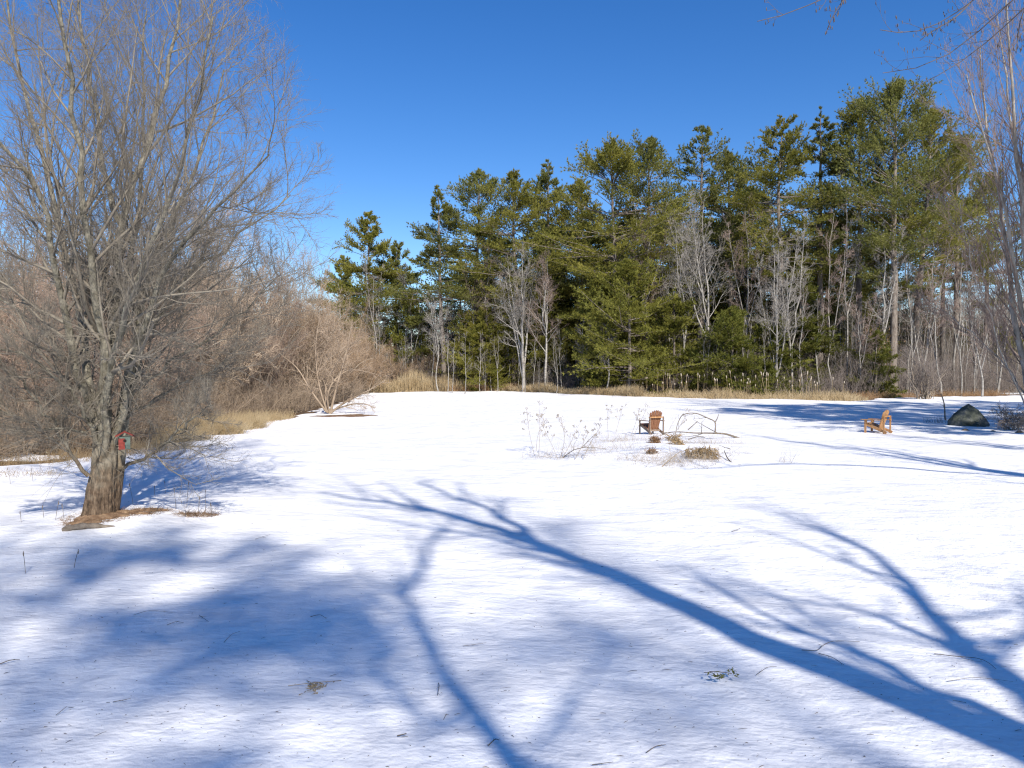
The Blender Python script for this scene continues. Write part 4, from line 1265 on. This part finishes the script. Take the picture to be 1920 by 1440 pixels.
reedbed('reeds', (-18, -4.5), -.3, 7, 4200, 1.6, 3.0, .035, M['reed'], 'tall tan reeds at the far left end of the snow', 'reeds', seed=2)
reedbed('sedge', (-7.5, .5), -.5, 4, 3600, .7, 1.7, .03, M['redgrass'], 'russet sedge between the tan reeds and the wood', 'sedge', .2, seed=3)
reedbed('marsh_grass', (-2, 13), -.9, 3.0, 9000, .5, 1.5, .036, M['reed'], 'low straw-coloured grass strip along the far edge of the snow', 'grass', .25, seed=4)
reedbed('cattail_leaves', (8, 31.5), -1.4, 5.0, 5200, .4, 1.35, .032, M['reed'], 'tan cattail leaves along the far edge of the snow', 'cattail leaves', .28, seed=5)
reedbed('brown_grass', (30, 52), .2, 4, 2200, .3, 1.1, .03, M['redgrass'], 'brown grass and brambles at the foot of the open wood on the right', 'grass', .3, seed=6)

# single cattail stalks with fluffy heads
rgc = np.random.default_rng(8)
cat_v = []
for k in range(3):
    mb = MB().tubes(resample([(0, 0, 0), (.03 * (k - 1), .02, 1.2), (.08 * (k - 1), .03, 2.3)], 6), np.linspace(.017, .010, 6), 5)
    hd = MB().tubes(np.array([(.075 * (k - 1), .03, 2.16), (.078 * (k - 1), .03, 2.26), (.08 * (k - 1), .03, 2.42), (.082 * (k - 1), .03, 2.50)]), [.015, .048, .042, .010], 7)
    cat_v.append((mb.mesh('cattail', M['reed']), hd.mesh('seed_head', M['cattail_fluff'])))
xs = np.sort(np.concatenate([1150 + 160 * rgc.random(12), 1210 + 120 * rgc.random(22), 1330 + 150 * rgc.random(24), 1480 + 110 * rgc.random(12)]))
for i, px in enumerate(xs):
    x = (px - 960) / F * 68
    Yd = np.interp(x, FX, FY) + rgc.uniform(-.6, 4.5)
    x = (px - 960) / F * Yd
    ms, mh = cat_v[rgc.integers(3)]
    o = bpy.data.objects.new('cattail', ms)
    COL.objects.link(o)
    sc = rgc.uniform(.55, 1.12)
    o.location = (x, Yd, gz(x, Yd) - .1)
    o.rotation_euler = (rgc.normal() * .09, rgc.normal() * .10, rgc.random() * 6.28)
    o.scale = (1, 1, sc)
    hd = bpy.data.objects.new('seed_head', mh)
    COL.objects.link(hd)
    hd.parent = o
    lab = ('cattail stalk in the sparse left part of the cattail row' if px < 1210 else 'cattail stalk in the densest part of the row, before the golden pines' if px < 1330
           else 'cattail stalk before the dark hemlocks' if px < 1480 else 'cattail stalk at the right end of the cattail row')
    tag(o, lab, 'cattail', 'cattail stalks: ' + lab.split(' ', 2)[2])

# ragged dry grass under the thicket's near edge
mb = MB()
for (px, py, n, rx, ry, h0, h1) in ((60, 868, 700, 2.2, .8, .15, .5), (160, 858, 700, 1.6, .8, .2, .6), (240, 850, 500, 1.4, .7, .2, .6), (20, 895, 300, 1.0, .4, .1, .35)):
    q = gp(px, py)
    grass_tuft(mb, q[0], q[1] + .6, n, rx, ry, h0, h1, .012, rgb, .55, zoff=-.1)
tag(mb.build('dry_grass', M['straw']), 'low dry grass at the snow edge behind the big bare tree', 'grass', kind='stuff')
mb = MB()
for (px, py, n, rx, ry, h0, h1) in ((300, 842, 500, 1.1, .8, .2, .6), (340, 828, 700, 1.1, .9, .3, .9), (400, 815, 1500, 1.2, 1.4, .4, 1.2), (450, 803, 1300, 1.0, 1.6, .4, 1.1), (480, 792, 700, .8, 2.0, .3, .9), (520, 786, 500, .7, 2.0, .3, .8)):
    q = gp(px, py)
    grass_tuft(mb, q[0] - .1, q[1] + .4, n, rx, ry, h0, h1, .018, rgb, .5, zoff=-.1)
tag(mb.build('dry_grass', M['reed']), 'bright tan bunch grass against the middle of the left thicket', 'grass', kind='stuff')

# ------------------------------------------------------------------ RIGHT EDGE: tall twiggy tree, bushes, boulder
wx = at(1948, 800, 37)
WT = np.array([wx[0], 37.0, gz(wx[0], 37.0) - .05])
rgr = np.random.default_rng(41)
ww = thing('bare_tree', 'tall many-stemmed tree with fine reddish twigs filling the right edge', 'tree', WT)
stems = [[(1948, 800, 0), (1915, 690, .2), (1896, 560, .4), (1880, 420, .6), (1862, 300, .8), (1845, 200, 1.0), (1838, 90, 1.2)],
         [(1950, 800, .2), (1925, 660, 0), (1905, 520, -.3), (1885, 380, -.7), (1850, 280, -1.0), (1825, 200, -1.3), (1812, 140, -1.5)],
         [(1955, 800, -.1), (1935, 640, -.4), (1925, 480, -.8), (1912, 340, -1.2), (1900, 200, -1.5), (1890, 60, -1.8), (1885, -40, -2)],
         [(1955, 800, .3), (1945, 600, .8), (1930, 420, 1.3), (1905, 280, 1.7), (1880, 150, 2.0), (1870, 30, 2.3)],
         [(1945, 800, .1), (1900, 720, -.5), (1872, 640, -1), (1840, 560, -1.5), (1815, 470, -2), (1800, 380, -2.3)],
         [(1960, 800, .0), (1965, 600, 0), (1960, 400, 0), (1950, 200, .0), (1945, 50, .0), (1940, -60, 0)],
         [(1948, 780, .0), (1890, 690, .8), (1840, 640, 1.5), (1790, 600, 2.2), (1750, 570, 2.8)]]
Wp, Wr = [], []
for s in stems:
    q = resample([at(a, b, 37 + c) for a, b, c in s], 14) - WT
    q[1:-1] += rgr.normal(size=(12, 3)) * .06
    Wp.append(q)
    Wr.append(np.linspace(.17 if len(Wp) < 5 or len(Wp) == 6 else .045, .028 if len(Wp) < 5 else .012, 14) * rgr.uniform(.75, 1.05))
Wp, Wr = np.array(Wp), np.array(Wr)
MB().tubes(Wp, Wr, 9).build('trunk', M['greybark'], ww)
b1, r1 = spawn(Wp, Wr, 20, .15, 1, .5, .2, .26, .45, 7, .5, .1, .38, .012, endbias=.4, rg=rgr)
mb = MB().tubes(b1, r1, 4)
b2, r2 = spawn(b1, r1, 10, .15, 1, .5, .25, .4, .4, 5, .4, .1, .5, .0085, endbias=.3, rg=rgr)
mb.tubes(b2, r2, 3)
b3, r3 = spawn(b2, r2, 6, .15, 1, .5, .25, .5, .4, 3, .3, .12, .7, .0065, endbias=.3, rg=rgr)
mb.tubes(b3, r3, 3)
mb.build('crown', M['redtwig'], ww)

bq = gp(1735, 748)
me = shrub_meshes(5.6, 2.0, 34, 611, 'scrub', n1=8, n2=5, n3=3, tw=.012, arch=.1, r=.05, up=.5)
link_tree('bush', 'rounded grey many-stemmed bush alone at the far snow edge, left of the boulder', 'bush', (bq[0], bq[1], gz(bq[0], bq[1]) - .05), me)
bq = gp(1905, 806)
me = shrub_meshes(1.5, 1.3, 30, 612, 'scrub', n1=8, n2=5, n3=3, tw=.008, arch=.6, r=.016, up=-.3)
link_tree('bush', 'low drooping bush in the snow at the right edge beside the boulder', 'bush', (bq[0] + .2, bq[1] + .3, gz(bq[0], bq[1]) - .05), me)


def rock(name, label, c, sx, sy, sz, seed, m, peak=(0, 0), cat='boulder'):
    rg = np.random.default_rng(seed)
    nu_, nv_ = (40, 22) if cat == 'stone' else (17, 8)
    a = np.linspace(0, 2 * np.pi, nu_, endpoint=False)
    t = np.linspace(0, 1, nv_)
    A, T = np.meshgrid(a, t)
    ca, sa = np.cos(A), np.sin(A)
    sq = 1 / (np.abs(ca) ** 2.6 + np.abs(sa) ** 2.6) ** (1 / 2.6)
    rad = (1 - T ** (1.55 if cat == 'stone' else 1.3)) ** (0.75 if cat == 'stone' else 0.85) * sq
    ph = rg.random(8) * 6.28
    bump = sum(.05 / (1 + .5 * k) * np.sin((k + 2) * A + ph[k] + 3 * T * (k + 1)) for k in range(6))
    rad = rad * (1 + bump)
    if cat == 'boulder':
        rad = rad * (1 + .09 * rg.normal(size=rad.shape) * (T < .95))
    x = rad * ca * sx + peak[0] * T
    y = rad * sa * sy + peak[1] * T
    z = T * sz + .03 * sz * np.sin(5 * A + ph[6]) * (1 - T) - .08
    i = np.arange(nu_ * nv_).reshape(nv_, nu_)
    nx = np.roll(i, -1, 1)
    mb = MB().add(np.stack([x, y, z], -1), np.stack([i[:-1], nx[:-1], nx[1:], i[1:]], -1).reshape(-1, 4))
    o = mb.build(name, m, None, cat == 'stone')
    o.location = [float(k) for k in c]
    return tag(o, label, cat)


q = gp(1815, 797)
o = rock('boulder', 'big dark mossy boulder with a peaked top, half in snow at the right', (q[0], q[1], gz(q[0], q[1])), 1.0, .8, 1.14, 3, M['rock'], (.12, .1))
o.rotation_euler = (0, 0, .3)
for px, py, s, lab in ((1810, 806, .25, 'brown stone in the snow just below the boulder'), (1862, 809, .2, 'small flat stone right of the boulder'), (1912, 811, .26, 'small stone at the right edge under the drooping bush')):
    q = gp(px, py)
    rock('stone', lab, (q[0], q[1], gz(q[0], q[1]) - .02), s, s * .7, s * .8, int(px), M['stone'], cat='stone')
# dark bent sapling left of the boulder
q = gp(1773, 789)
Yq = q[1]
mb = MB().tubes(resample([q - [0, 0, .1], at(1771, 775, Yq), at(1772, 765, Yq), at(1768, 745, Yq), at(1764, 738, Yq)], 10), np.linspace(.05, .022, 10), 6)
b1, r1 = spawn(resample([q, at(1772, 765, Yq), at(1764, 738, Yq)], 8)[None], np.full((1, 8), .03), 8, .2, 1, .9, .3, .35, .4, 4, .2, .15, .3, .006, rg=rgr)
mb.tubes(b1, r1, 4)
tag(mb.build('dead_sapling', M['stick']), 'dark bent dead sapling just left of the boulder', 'sapling')
mb = MB()
grass_tuft(mb, gp(1758, 792)[0], gp(1758, 792)[1], 90, .8, .3, .15, .5, .01, rgr, .25)
tag(mb.build('weed_clump', M['stick']), 'sparse dark weeds in shaded snow left of the boulder', 'weeds')

# ------------------------------------------------------------------ ADIRONDACK CHAIRS
def chair(label, loc, rz, slat_m, frame_m):
    """faces local +y; rear posts carry a cross bar behind the fanned back"""
    c = thing('adirondack_chair', label, 'chair', loc, rz, 'wooden garden chairs on the snow')
    for s in (-1, 1):
        x = s * .30
        MB().bar((s * .325, .42, -.06), (s * .325, .42, .545), .09, .03, (0, 1, 0)).build('front_leg', frame_m, c, False)
        MB().bar((s * .325, -.36, -.06), (s * .325, -.36, .74), .065, .035, (0, 1, 0)).build('rear_post', frame_m, c, False)
        MB().bar((s * .285, .46, .37), (s * .285, -.46, .03), .11, .028, (0, .3, 1)).build('side_rail', frame_m, c, False)
        arm = MB()
        arm.bar((s * .36, .58, .56), (s * .345, -.20, .56), .125, .026, (1, 0, 0))
        arm.bar((s * .345, -.201, .56), (s * .335, -.40, .56), .09, .026, (1, 0, 0))
        arm.build('armrest', frame_m, c, False)
        MB().bar((s * .345, .39, .41), (s * .345, .39, .535), .10, .025, (0, 1, 0)).build('arm_bracket', frame_m, c, False)
    MB().bar((-.36, -.335, .715), (.36, -.335, .715), .055, .03, (0, 0, 1)).build('cross_bar', M['wood_worn'], c, False)
    MB().bar((-.30, -.17, .155), (.30, -.17, .155), .07, .03, (0, .4, 1)).build('lower_bar', frame_m, c, False)
    MB().bar((-.265, .475, .33), (.265, .475, .33), .10, .025, (0, 0, 1)).build('apron', frame_m, c, False)
    for k in range(5):   # seat slats
        f = (k + .5) / 5
        y = .40 - f * .50
        z = .40 - f * .19
        MB().bar((-.30, y, z + .02), (.30, y, z + .02), .092, .02, (0, 1, .375)).build('seat_slat', slat_m, c, False)
    for k in range(7):   # fanned back with a rounded top
        q = k - 3
        b = np.array([q * .068, -.095 - .006 * (k % 2), .19])
        ln = .83 - .0105 * q * q
        d = norm(np.array([q * .026, -.315, 1.0]))
        mb = MB().bar(b, b + d * ln, .078, .02, (1, 0, 0))
        # rounded tip
        e = b + d * (ln - .002)
        a = np.linspace(0, np.pi, 9)
        nrm = norm(np.cross(d, [1, 0, 0]))
        ring = np.array([e + np.array([1, 0, 0]) * .038 * math.cos(t) + d * .028 * math.sin(t) for t in a])
        v = np.vstack([ring - nrm * .009, ring + nrm * .009])
        n = len(a)
        mb.add(v, [(i, i + 1, n + i + 1, n + i) for i in range(n - 1)])
        for o_ in (0, n):
            mb.f3.append(np.array([(o_, o_ + i, o_ + i + 1) for i in range(1, n - 1)]) + mb.n - 2 * n)
            mb.m3.append(np.zeros(n - 2, int))
        mb.build('back_slat', slat_m, c, False)
    return c


q = gp(1223, 816)
chair('red-brown slatted garden chair seen from behind at the edge of the weedy bed', (q[0], q[1] + .1, gz(q[0], q[1]) - .0), math.radians(22), M['wood'], M['wood_grey'])
q = gp(1647, 811)
chair('honey-coloured slatted garden chair turned left on open snow beside the blue shade', (q[0], q[1], gz(q[0], q[1]) - .0), math.radians(41), M['wood_worn'], M['wood_worn'])

# ------------------------------------------------------------------ THE WEEDY BED BEFORE THE FIRST CHAIR
def umbel_weed(px, py, pxt, pyt, label, seed, heads=True):
    rg = np.random.default_rng(seed)
    q = gp(px, py)
    q[2] = gz(q[0], q[1])
    e = at(pxt, pyt, q[1] + rg.uniform(-.2, .2))
    mid = (q + e) / 2 + rg.normal(size=3) * .06
    stem = resample([q - [0, 0, .05], mid, e], 10)
    r = thing('dry_weed', label, 'weed', q, 0, 'dry weeds in the bed before the first chair')
    stem = stem - q
    mb = MB().tubes(stem, np.linspace(.009, .005, 10), 5)
    b, rb_ = spawn(stem[None], np.full((1, 10), .005), 7, .45, 1, .65, .2, .22, .4, 4, .2, .1, .8, .0035, endbias=.2, rg=rg)
    mb.tubes(b, rb_, 3)
    mb.build('stalk', M['weed'], r)
    if heads:
        for k in range(len(b)):
            b2, r2 = spawn(b[k:k + 1], rb_[k:k + 1], 8, .75, 1, .8, .3, .4, .3, 3, .3, .1, .9, .003, rg=rg)
            hd = MB().tubes(b2, r2, 3)
            tips = b2[:, -1]
            P = np.stack([tips - [0, 0, .01], tips + [0, 0, .006], tips + [0, 0, .02]], 1)
            hd.tubes(P, np.tile([.004, .011, .004], (len(P), 1)), 5)
            hd.build('seed_head', M['weed'], r)
    return r


weeds = [(1003, 855, 988, 778, 'leftmost tall dry weed of the bed, leaning left'), (1010, 856, 1012, 772, 'tall upright dry weed, second at the left of the bed'),
         (1005, 850, 1020, 785, 'short dry weed leaning right at the left of the bed'), (1050, 862, 1052, 782, 'lone thin dry weed standing straight left of the middle of the bed'),
         (1048, 864, 1018, 800, 'dry weed bent far left in the left half of the bed'), (1052, 862, 1085, 797, 'dry weed bent right with a broad head in the left half of the bed'),
         (1141, 826, 1140, 765, 'tall dry weed with an umbrella head before the snow, middle of the bed'), (1154, 812, 1167, 765, 'tallest leaning dry weed with a forked head, middle of the bed'),
         (1182, 818, 1198, 770, 'dry weed with a feathery head just left of the chair'), (1186, 820, 1212, 768, 'dry weed leaning right over the chair arm'),
         (1092, 866, 1128, 798, 'low dry weed sloping right below the tall middle weeds'), (1076, 866, 1102, 812, 'low twiggy dry weed at the front of the bed'),
         (1240, 830, 1268, 782, 'thin dry weed just right of the chair'), (1252, 836, 1290, 775, 'pale dry weed leaning right beside the arched branch')]
for i, (a, b, c, d, lab) in enumerate(weeds):
    umbel_weed(a, b, c, d, lab, 60 + i, heads=i not in (12,))


def stick(name, pts, r0, r1, label, cat='branch', m='stick', side=0, seed=0, dz=0.0, group=None):
    """polyline given as (px, py, height above ground) with the depth of the ground under (px0, py0)"""
    P = []
    for px, py, h, gy_ in pts:
        q = gp(px, gy_)
        q = at(px, py, q[1])
        P.append(q)
    P = np.array(P)
    K = max(8, 4 * len(P))
    line = resample(P, K)
    mb = MB().tubes(line, np.linspace(r0, r1, K), 6)
    if side:
        rg = np.random.default_rng(seed)
        b, rr2 = spawn(line[None], np.linspace(r0, r1, K)[None], side, .25, .95, .8, .3, .25, .5, 5, .1, .15, .5, r1 * .6, rg=rg)
        mb.tubes(b, rr2, 4)
        b2, r2 = spawn(b, rr2, 2, .3, 1, .8, .3, .4, .4, 3, .1, .1, .7, r1 * .5, rg=rg)
        mb.tubes(b2, r2, 3)
    return tag(mb.build(name, M[m]), label, cat, group)


stick('fallen_branch', [(1386, 822, 0, 822), (1360, 813, 0, 824), (1330, 812, 0, 826), (1300, 812, 0, 828), (1270, 809, 0, 829), (1240, 812, 0, 829)], .045, .015,
      'long fallen branch lying level across the right of the weedy bed', side=5, seed=1)
stick('arched_branch', [(1341, 811, 0, 826), (1342, 790, 0, 826), (1325, 783, 0, 826), (1308, 775, 0, 826), (1292, 774, 0, 826), (1278, 778, 0, 826), (1270, 795, 0, 827), (1266, 815, 0, 828)], .028, .012,
      'branch arched like a hoop over the weedy bed right of the chair', side=4, seed=2)
stick('branch_stub', [(1341, 792, 0, 826), (1345, 784, 0, 826), (1348, 776, 0, 826)], .022, .008, 'short upright twig on the right end of the hoop branch', side=2, seed=3)
stick('slanting_branch', [(1290, 806, 0, 828), (1300, 797, 0, 828), (1308, 790, 0, 828)], .02, .012, 'short thick stick slanting up under the hoop branch')
stick('fallen_branch', [(1377, 850, 0, 851), (1366, 840, 0, 848), (1350, 840, 0, 846), (1325, 842, 0, 846)], .03, .012, 'hooked dark branch right of the straw clump', side=3, seed=4)
stick('fallen_branch', [(1379, 874, 0, 874), (1364, 860, 0, 868), (1358, 845, 0, 862)], .022, .010, 'dark branch running down to the snow right of the straw clump', side=2, seed=5)
stick('fallen_branch', [(1290, 824, 0, 838), (1310, 818, 0, 838), (1322, 820, 0, 838)], .016, .010, 'small pale branch above the straw clump', side=3, seed=6)
stick('fallen_branch', [(1230, 820, 0, 820), (1243, 816, 0, 818), (1249, 811, 0, 816)], .04, .02, 'dark curved stick at the feet of the chair seen from behind')
stick('fallen_branch', [(1190, 842, 0, 842), (1200, 838, 0, 842), (1212, 832, 0, 842)], .02, .012, 'short dark stick below the chair, left of the leaf clumps')
stick('fallen_branch', [(1176, 826, 0, 829), (1196, 831, 0, 834), (1222, 836, 0, 837), (1240, 838, 0, 838)], .014, .008, 'long thin stick below the chair pointing at the leaf clumps', side=3, seed=7)
stick('fallen_branch', [(1050, 862, 0, 862), (1075, 843, 0, 858), (1100, 838, 0, 852), (1140, 842, 0, 850)], .014, .006, 'low curved stick in the front left of the weedy bed', side=4, seed=8)
stick('fallen_branch', [(1088, 842, 0, 846), (1100, 830, 0, 846), (1118, 812, 0, 846)], .014, .006, 'dark twiggy stick rising right in the left half of the bed', side=5, seed=9)
stick('fallen_branch', [(1233, 884, 0, 884), (1250, 866, 0, 876), (1278, 845, 0, 866)], .014, .008, 'tan stick slanting up to the leaf clumps', m='straw', side=2, seed=10)
stick('fallen_branch', [(1328, 901, 0, 901), (1345, 902, 0, 902), (1366, 906, 0, 906)], .012, .006, 'thin dark stick on bare snow below the straw clump')
# straw clump and leaf clumps
rgs = np.random.default_rng(90)


def heap(name, label, px, py, rx, ry, rz, n, m, cat, lean=1.2):
    q = gp(px, py)
    mb = MB()
    z0 = gz(q[0], q[1])
    g_ = np.clip(rgs.normal(size=(3, n)), -1.7, 1.7)
    c = np.stack([q[0] + g_[0] * rx * .5, q[1] + g_[1] * ry * .5, z0 + np.abs(g_[2]) * rz * .5], 1)
    d = norm(rgs.normal(size=(n, 3)) * [1, .6, .5])
    L = rgs.uniform(.12, .4, n)[:, None]
    P = np.stack([c - d * L / 2, c + rgs.normal(size=(n, 3)) * .03 + [0, 0, .03], c + d * L / 2], 1)
    P[:, :, 2] = np.maximum(P[:, :, 2], z0 - .02)
    mb.tubes(P, np.full((n, 3), .007), 3)
    blades(mb, c[:n // 3], norm(rgs.normal(size=(n // 3, 3))), 1, .14, .07, .4, 0, rgs)
    return tag(mb.build(name, m), label, cat)


heap('straw_clump', 'big matted clump of tan straw in the right of the weedy bed', 1314, 864, .5, .42, .28, 400, M['straw'], 'straw clump')
heap('leaf_clump', 'brown leaf clump directly below the chair seen from behind', 1228, 842, .2, .16, .22, 90, M['leaf'], 'leaf clump')
heap('leaf_clump', 'tan leaf clump right of and below the chair, upper of two', 1262, 834, .26, .16, .22, 80, M['straw'], 'leaf clump')
heap('leaf_clump', 'tan leaf clump left of the straw clump, lower of two', 1268, 845, .22, .16, .16, 60, M['straw'], 'leaf clump')
heap('leaf_clump', 'small brown leaf clump among stalks below the brown leaf clump', 1222, 858, .16, .14, .14, 70, M['leaf'], 'leaf clump')
mb = MB()
for px, py, n in ((1230, 878, 40), (1290, 870, 60), (1350, 856, 50), (1130, 850, 40), (1180, 850, 40), (1060, 862, 40), (1260, 862, 60), (1110, 858, 40), (1205, 866, 90), (1240, 870, 90), (1275, 878, 70), (1330, 872, 60), (1190, 835, 70), (1160, 838, 70), (1300, 840, 80), (1350, 838, 60), (1090, 848, 60), (1030, 858, 50)):
    q = gp(px, py)
    grass_tuft(mb, q[0], q[1], n, .9, .5, .12, .55, .008, rgs, .5)
    grass_tuft(mb, q[0], q[1], n // 4, .9, .5, .4, .9, .010, rgs, 1.6, K=6)
tag(mb.build('dry_grass', M['weed']), 'sparse dry grass blades all through the weedy bed', 'grass', kind='stuff')
q = gp(1478, 868)
mb = MB()
grass_tuft(mb, q[0], q[1], 26, .28, .16, .12, .5, .009, rgs, .35)
tag(mb.build('weed_clump', M['weed']), 'small dry weed clump alone on snow right of the weedy bed', 'weeds')

# ------------------------------------------------------------------ TWIGS AND LITTER ON THE NEAR SNOW
def ground_twig(pts, r, label, lift=.012, forks=2, seed=0, m='stick', name='fallen_twig'):
    rg = np.random.default_rng(seed)
    P = []
    for j, (px, py) in enumerate(pts):
        q = gp(px, py)
        q[2] = gz(q[0], q[1]) + lift * (1 + 2.0 * (j % 2))
        P.append(q)
    K = max(6, 3 * len(P))
    L = resample(P, K)
    r = r * .48
    R = np.linspace(r, r * .5, K)
    mb = MB().tubes(L, R, 5)
    if forks:
        b, rb_ = spawn(L[None], R[None], forks, .2, .9, .6, .2, .3, .4, 4, .0, .1, .7, r * .35, flat=.9, rg=rg)
        mb.tubes(b, rb_, 4)
    return tag(mb.build(name, M[m]), label, 'twig', 'fallen twigs on the near snow')


tw = [([(1503, 1216), (1535, 1222), (1540, 1210), (1560, 1204), (1612, 1201)], .009, 'bent twig hooked upward across the main limb shadow, right foreground'),
      ([(1535, 1222), (1560, 1232), (1582, 1242)], .008, 'straight dark twig end below the hooked twig'),
      ([(1752, 1217), (1800, 1226), (1830, 1222), (1850, 1234), (1868, 1246)], .009, 'long looping twig near the right edge'),
      ([(1418, 1262), (1440, 1250), (1456, 1245)], .006, 'short zigzag twig left of the hooked twig'),
      ([(1775, 1270), (1830, 1266), (1900, 1272)], .005, 'very thin straight twig near the right edge under the looping twig'),
      ([(1212, 1415), (1230, 1408), (1248, 1400)], .008, 'short dark twig at the bottom, right of centre'),
      ([(1110, 1436), (1150, 1438)], .007, 'thin twig at the bottom edge near the centre'),
      ([(420, 1213), (435, 1202), (450, 1194)], .006, 'thin forked twig in the left foreground shade'),
      ([(374, 1162), (380, 1170), (391, 1174)], .008, 'small bent dark twig in the left foreground'),
      ([(0, 1251), (20, 1249), (37, 1245)], .011, 'dark thick twig touching the left edge'),
      ([(313, 1180), (330, 1177), (345, 1176)], .008, 'dark straight twig in the left foreground beside the bent one'),
      ([(250, 1160), (280, 1154), (325, 1157)], .005, 'thin pale straight twig in the left foreground shade'),
      ([(582, 1166), (600, 1165), (612, 1169)], .008, 'short pale twig left of the centre foreground'),
      ([(822, 1290), (824, 1300), (820, 1312)], .009, 'short dark twig on the curved limb shadow'),
      ([(212, 1322), (245, 1321)], .007, 'dark straight twig low in the left foreground'),
      ([(105, 1345), (125, 1334)], .006, 'small slanting twig at the lower left'),
      ([(745, 1384), (762, 1386)], .012, 'dark bark flake at the bottom left of centre'),
      ([(915, 1402), (930, 1394), (936, 1392)], .010, 'curled dark leaf-like twig at the bottom centre'),
      ([(868, 1218), (912, 1216)], .006, 'thin pale twig in the sunlit foreground centre'),
      ([(1372, 997), (1388, 995)], .012, 'small dark chip on bright snow above the limb shadow'),
      ([(478, 1012), (500, 1008), (506, 1004)], .007, 'thin twig on sunlit snow right of the big bare tree')]
for i, (pts, r, lab) in enumerate(tw):
    ground_twig(pts, r, lab, seed=i)
# cedar sprig and a tan leaf scrap
q = gp(1350, 1282)
sg = thing('cedar_sprig', 'olive green cedar sprig lying on the snow in the right foreground', 'sprig', (q[0], q[1], gz(q[0], q[1])))
base = np.array([q[0], q[1], gz(q[0], q[1])])
l1 = resample([gp(1320, 1267) + [0, 0, .03], gp(1335, 1268) + [0, 0, .04], gp(1345, 1280) + [0, 0, .05]], 8) - base
l2 = resample([gp(1330, 1267) + [0, 0, .04], gp(1350, 1270) + [0, 0, .05], gp(1372, 1271) + [0, 0, .04]], 8) - base
MB().tubes(np.array([l1, l2]), np.full((2, 8), .0035), 5).build('stalk', M['stick'], sg)
lv = MB()
for l, n in ((l1[-1], 26), (l2[-1], 16)):
    c = np.tile(l, (n, 1)) + rgs.normal(size=(n, 3)) * [.035, .04, .008]
    c[:, 2] = np.abs(c[:, 2]) + .012
    blades(lv, c, norm(rgs.normal(size=(n, 3)) * [1, .7, .3]), 1, .05, .02, .2, 0, rgs)
lv.build('leaves', M['green_leaf'], sg, False)
q = gp(588, 1292)
mb = MB()
n = 60
c = np.stack([q[0] + rgs.normal(size=n) * .05, q[1] + rgs.normal(size=n) * .06, np.full(n, gz(q[0], q[1]) + .012)], 1)
blades(mb, c, norm(rgs.normal(size=(n, 3)) * [1, .7, .25]), 1, .05, .016, .2, 0, rgs)
l = resample([gp(540, 1290) + [0, 0, .01], gp(590, 1288) + [0, 0, .03], gp(640, 1280) + [0, 0, .01]], 8)
l[:, 2] += gz(q[0], q[1])
mb.tubes(l, np.full(8, .003), 4)
tag(mb.build('leaf_scrap', M['straw']), 'tan torn leaf scrap on sunlit snow in the left foreground', 'leaf')
# scattered needles, seeds and bark crumbs
mb = MB()
n = 900
px = rgs.uniform(-60, 1980, n)
py = 930 + 520 * rgs.random(n) ** .8
Q = np.array([gp(a, b) for a, b in zip(px, py)])
Q[:, 2] = ground_z(Q[:, 0], Q[:, 1]) + .004
an = rgs.normal(.25, .5, n)
L = rgs.choice([.010, .016, .04, .08], n, p=[.5, .33, .14, .03]) * rgs.uniform(.6, 1.4, n)
d = np.stack([np.cos(an), np.sin(an), rgs.normal(size=n) * .1], 1) * L[:, None] / 2
P = np.stack([Q - d, Q + [0, 0, .003], Q + d], 1)
mb.tubes(P, rgs.uniform(.0012, .003, n)[:, None] * np.array([[.6, 1, .4]]), 4)
tag(mb.build('litter', M['stick']), 'scattered pine needles and bark crumbs over the near snow', 'litter', kind='stuff')
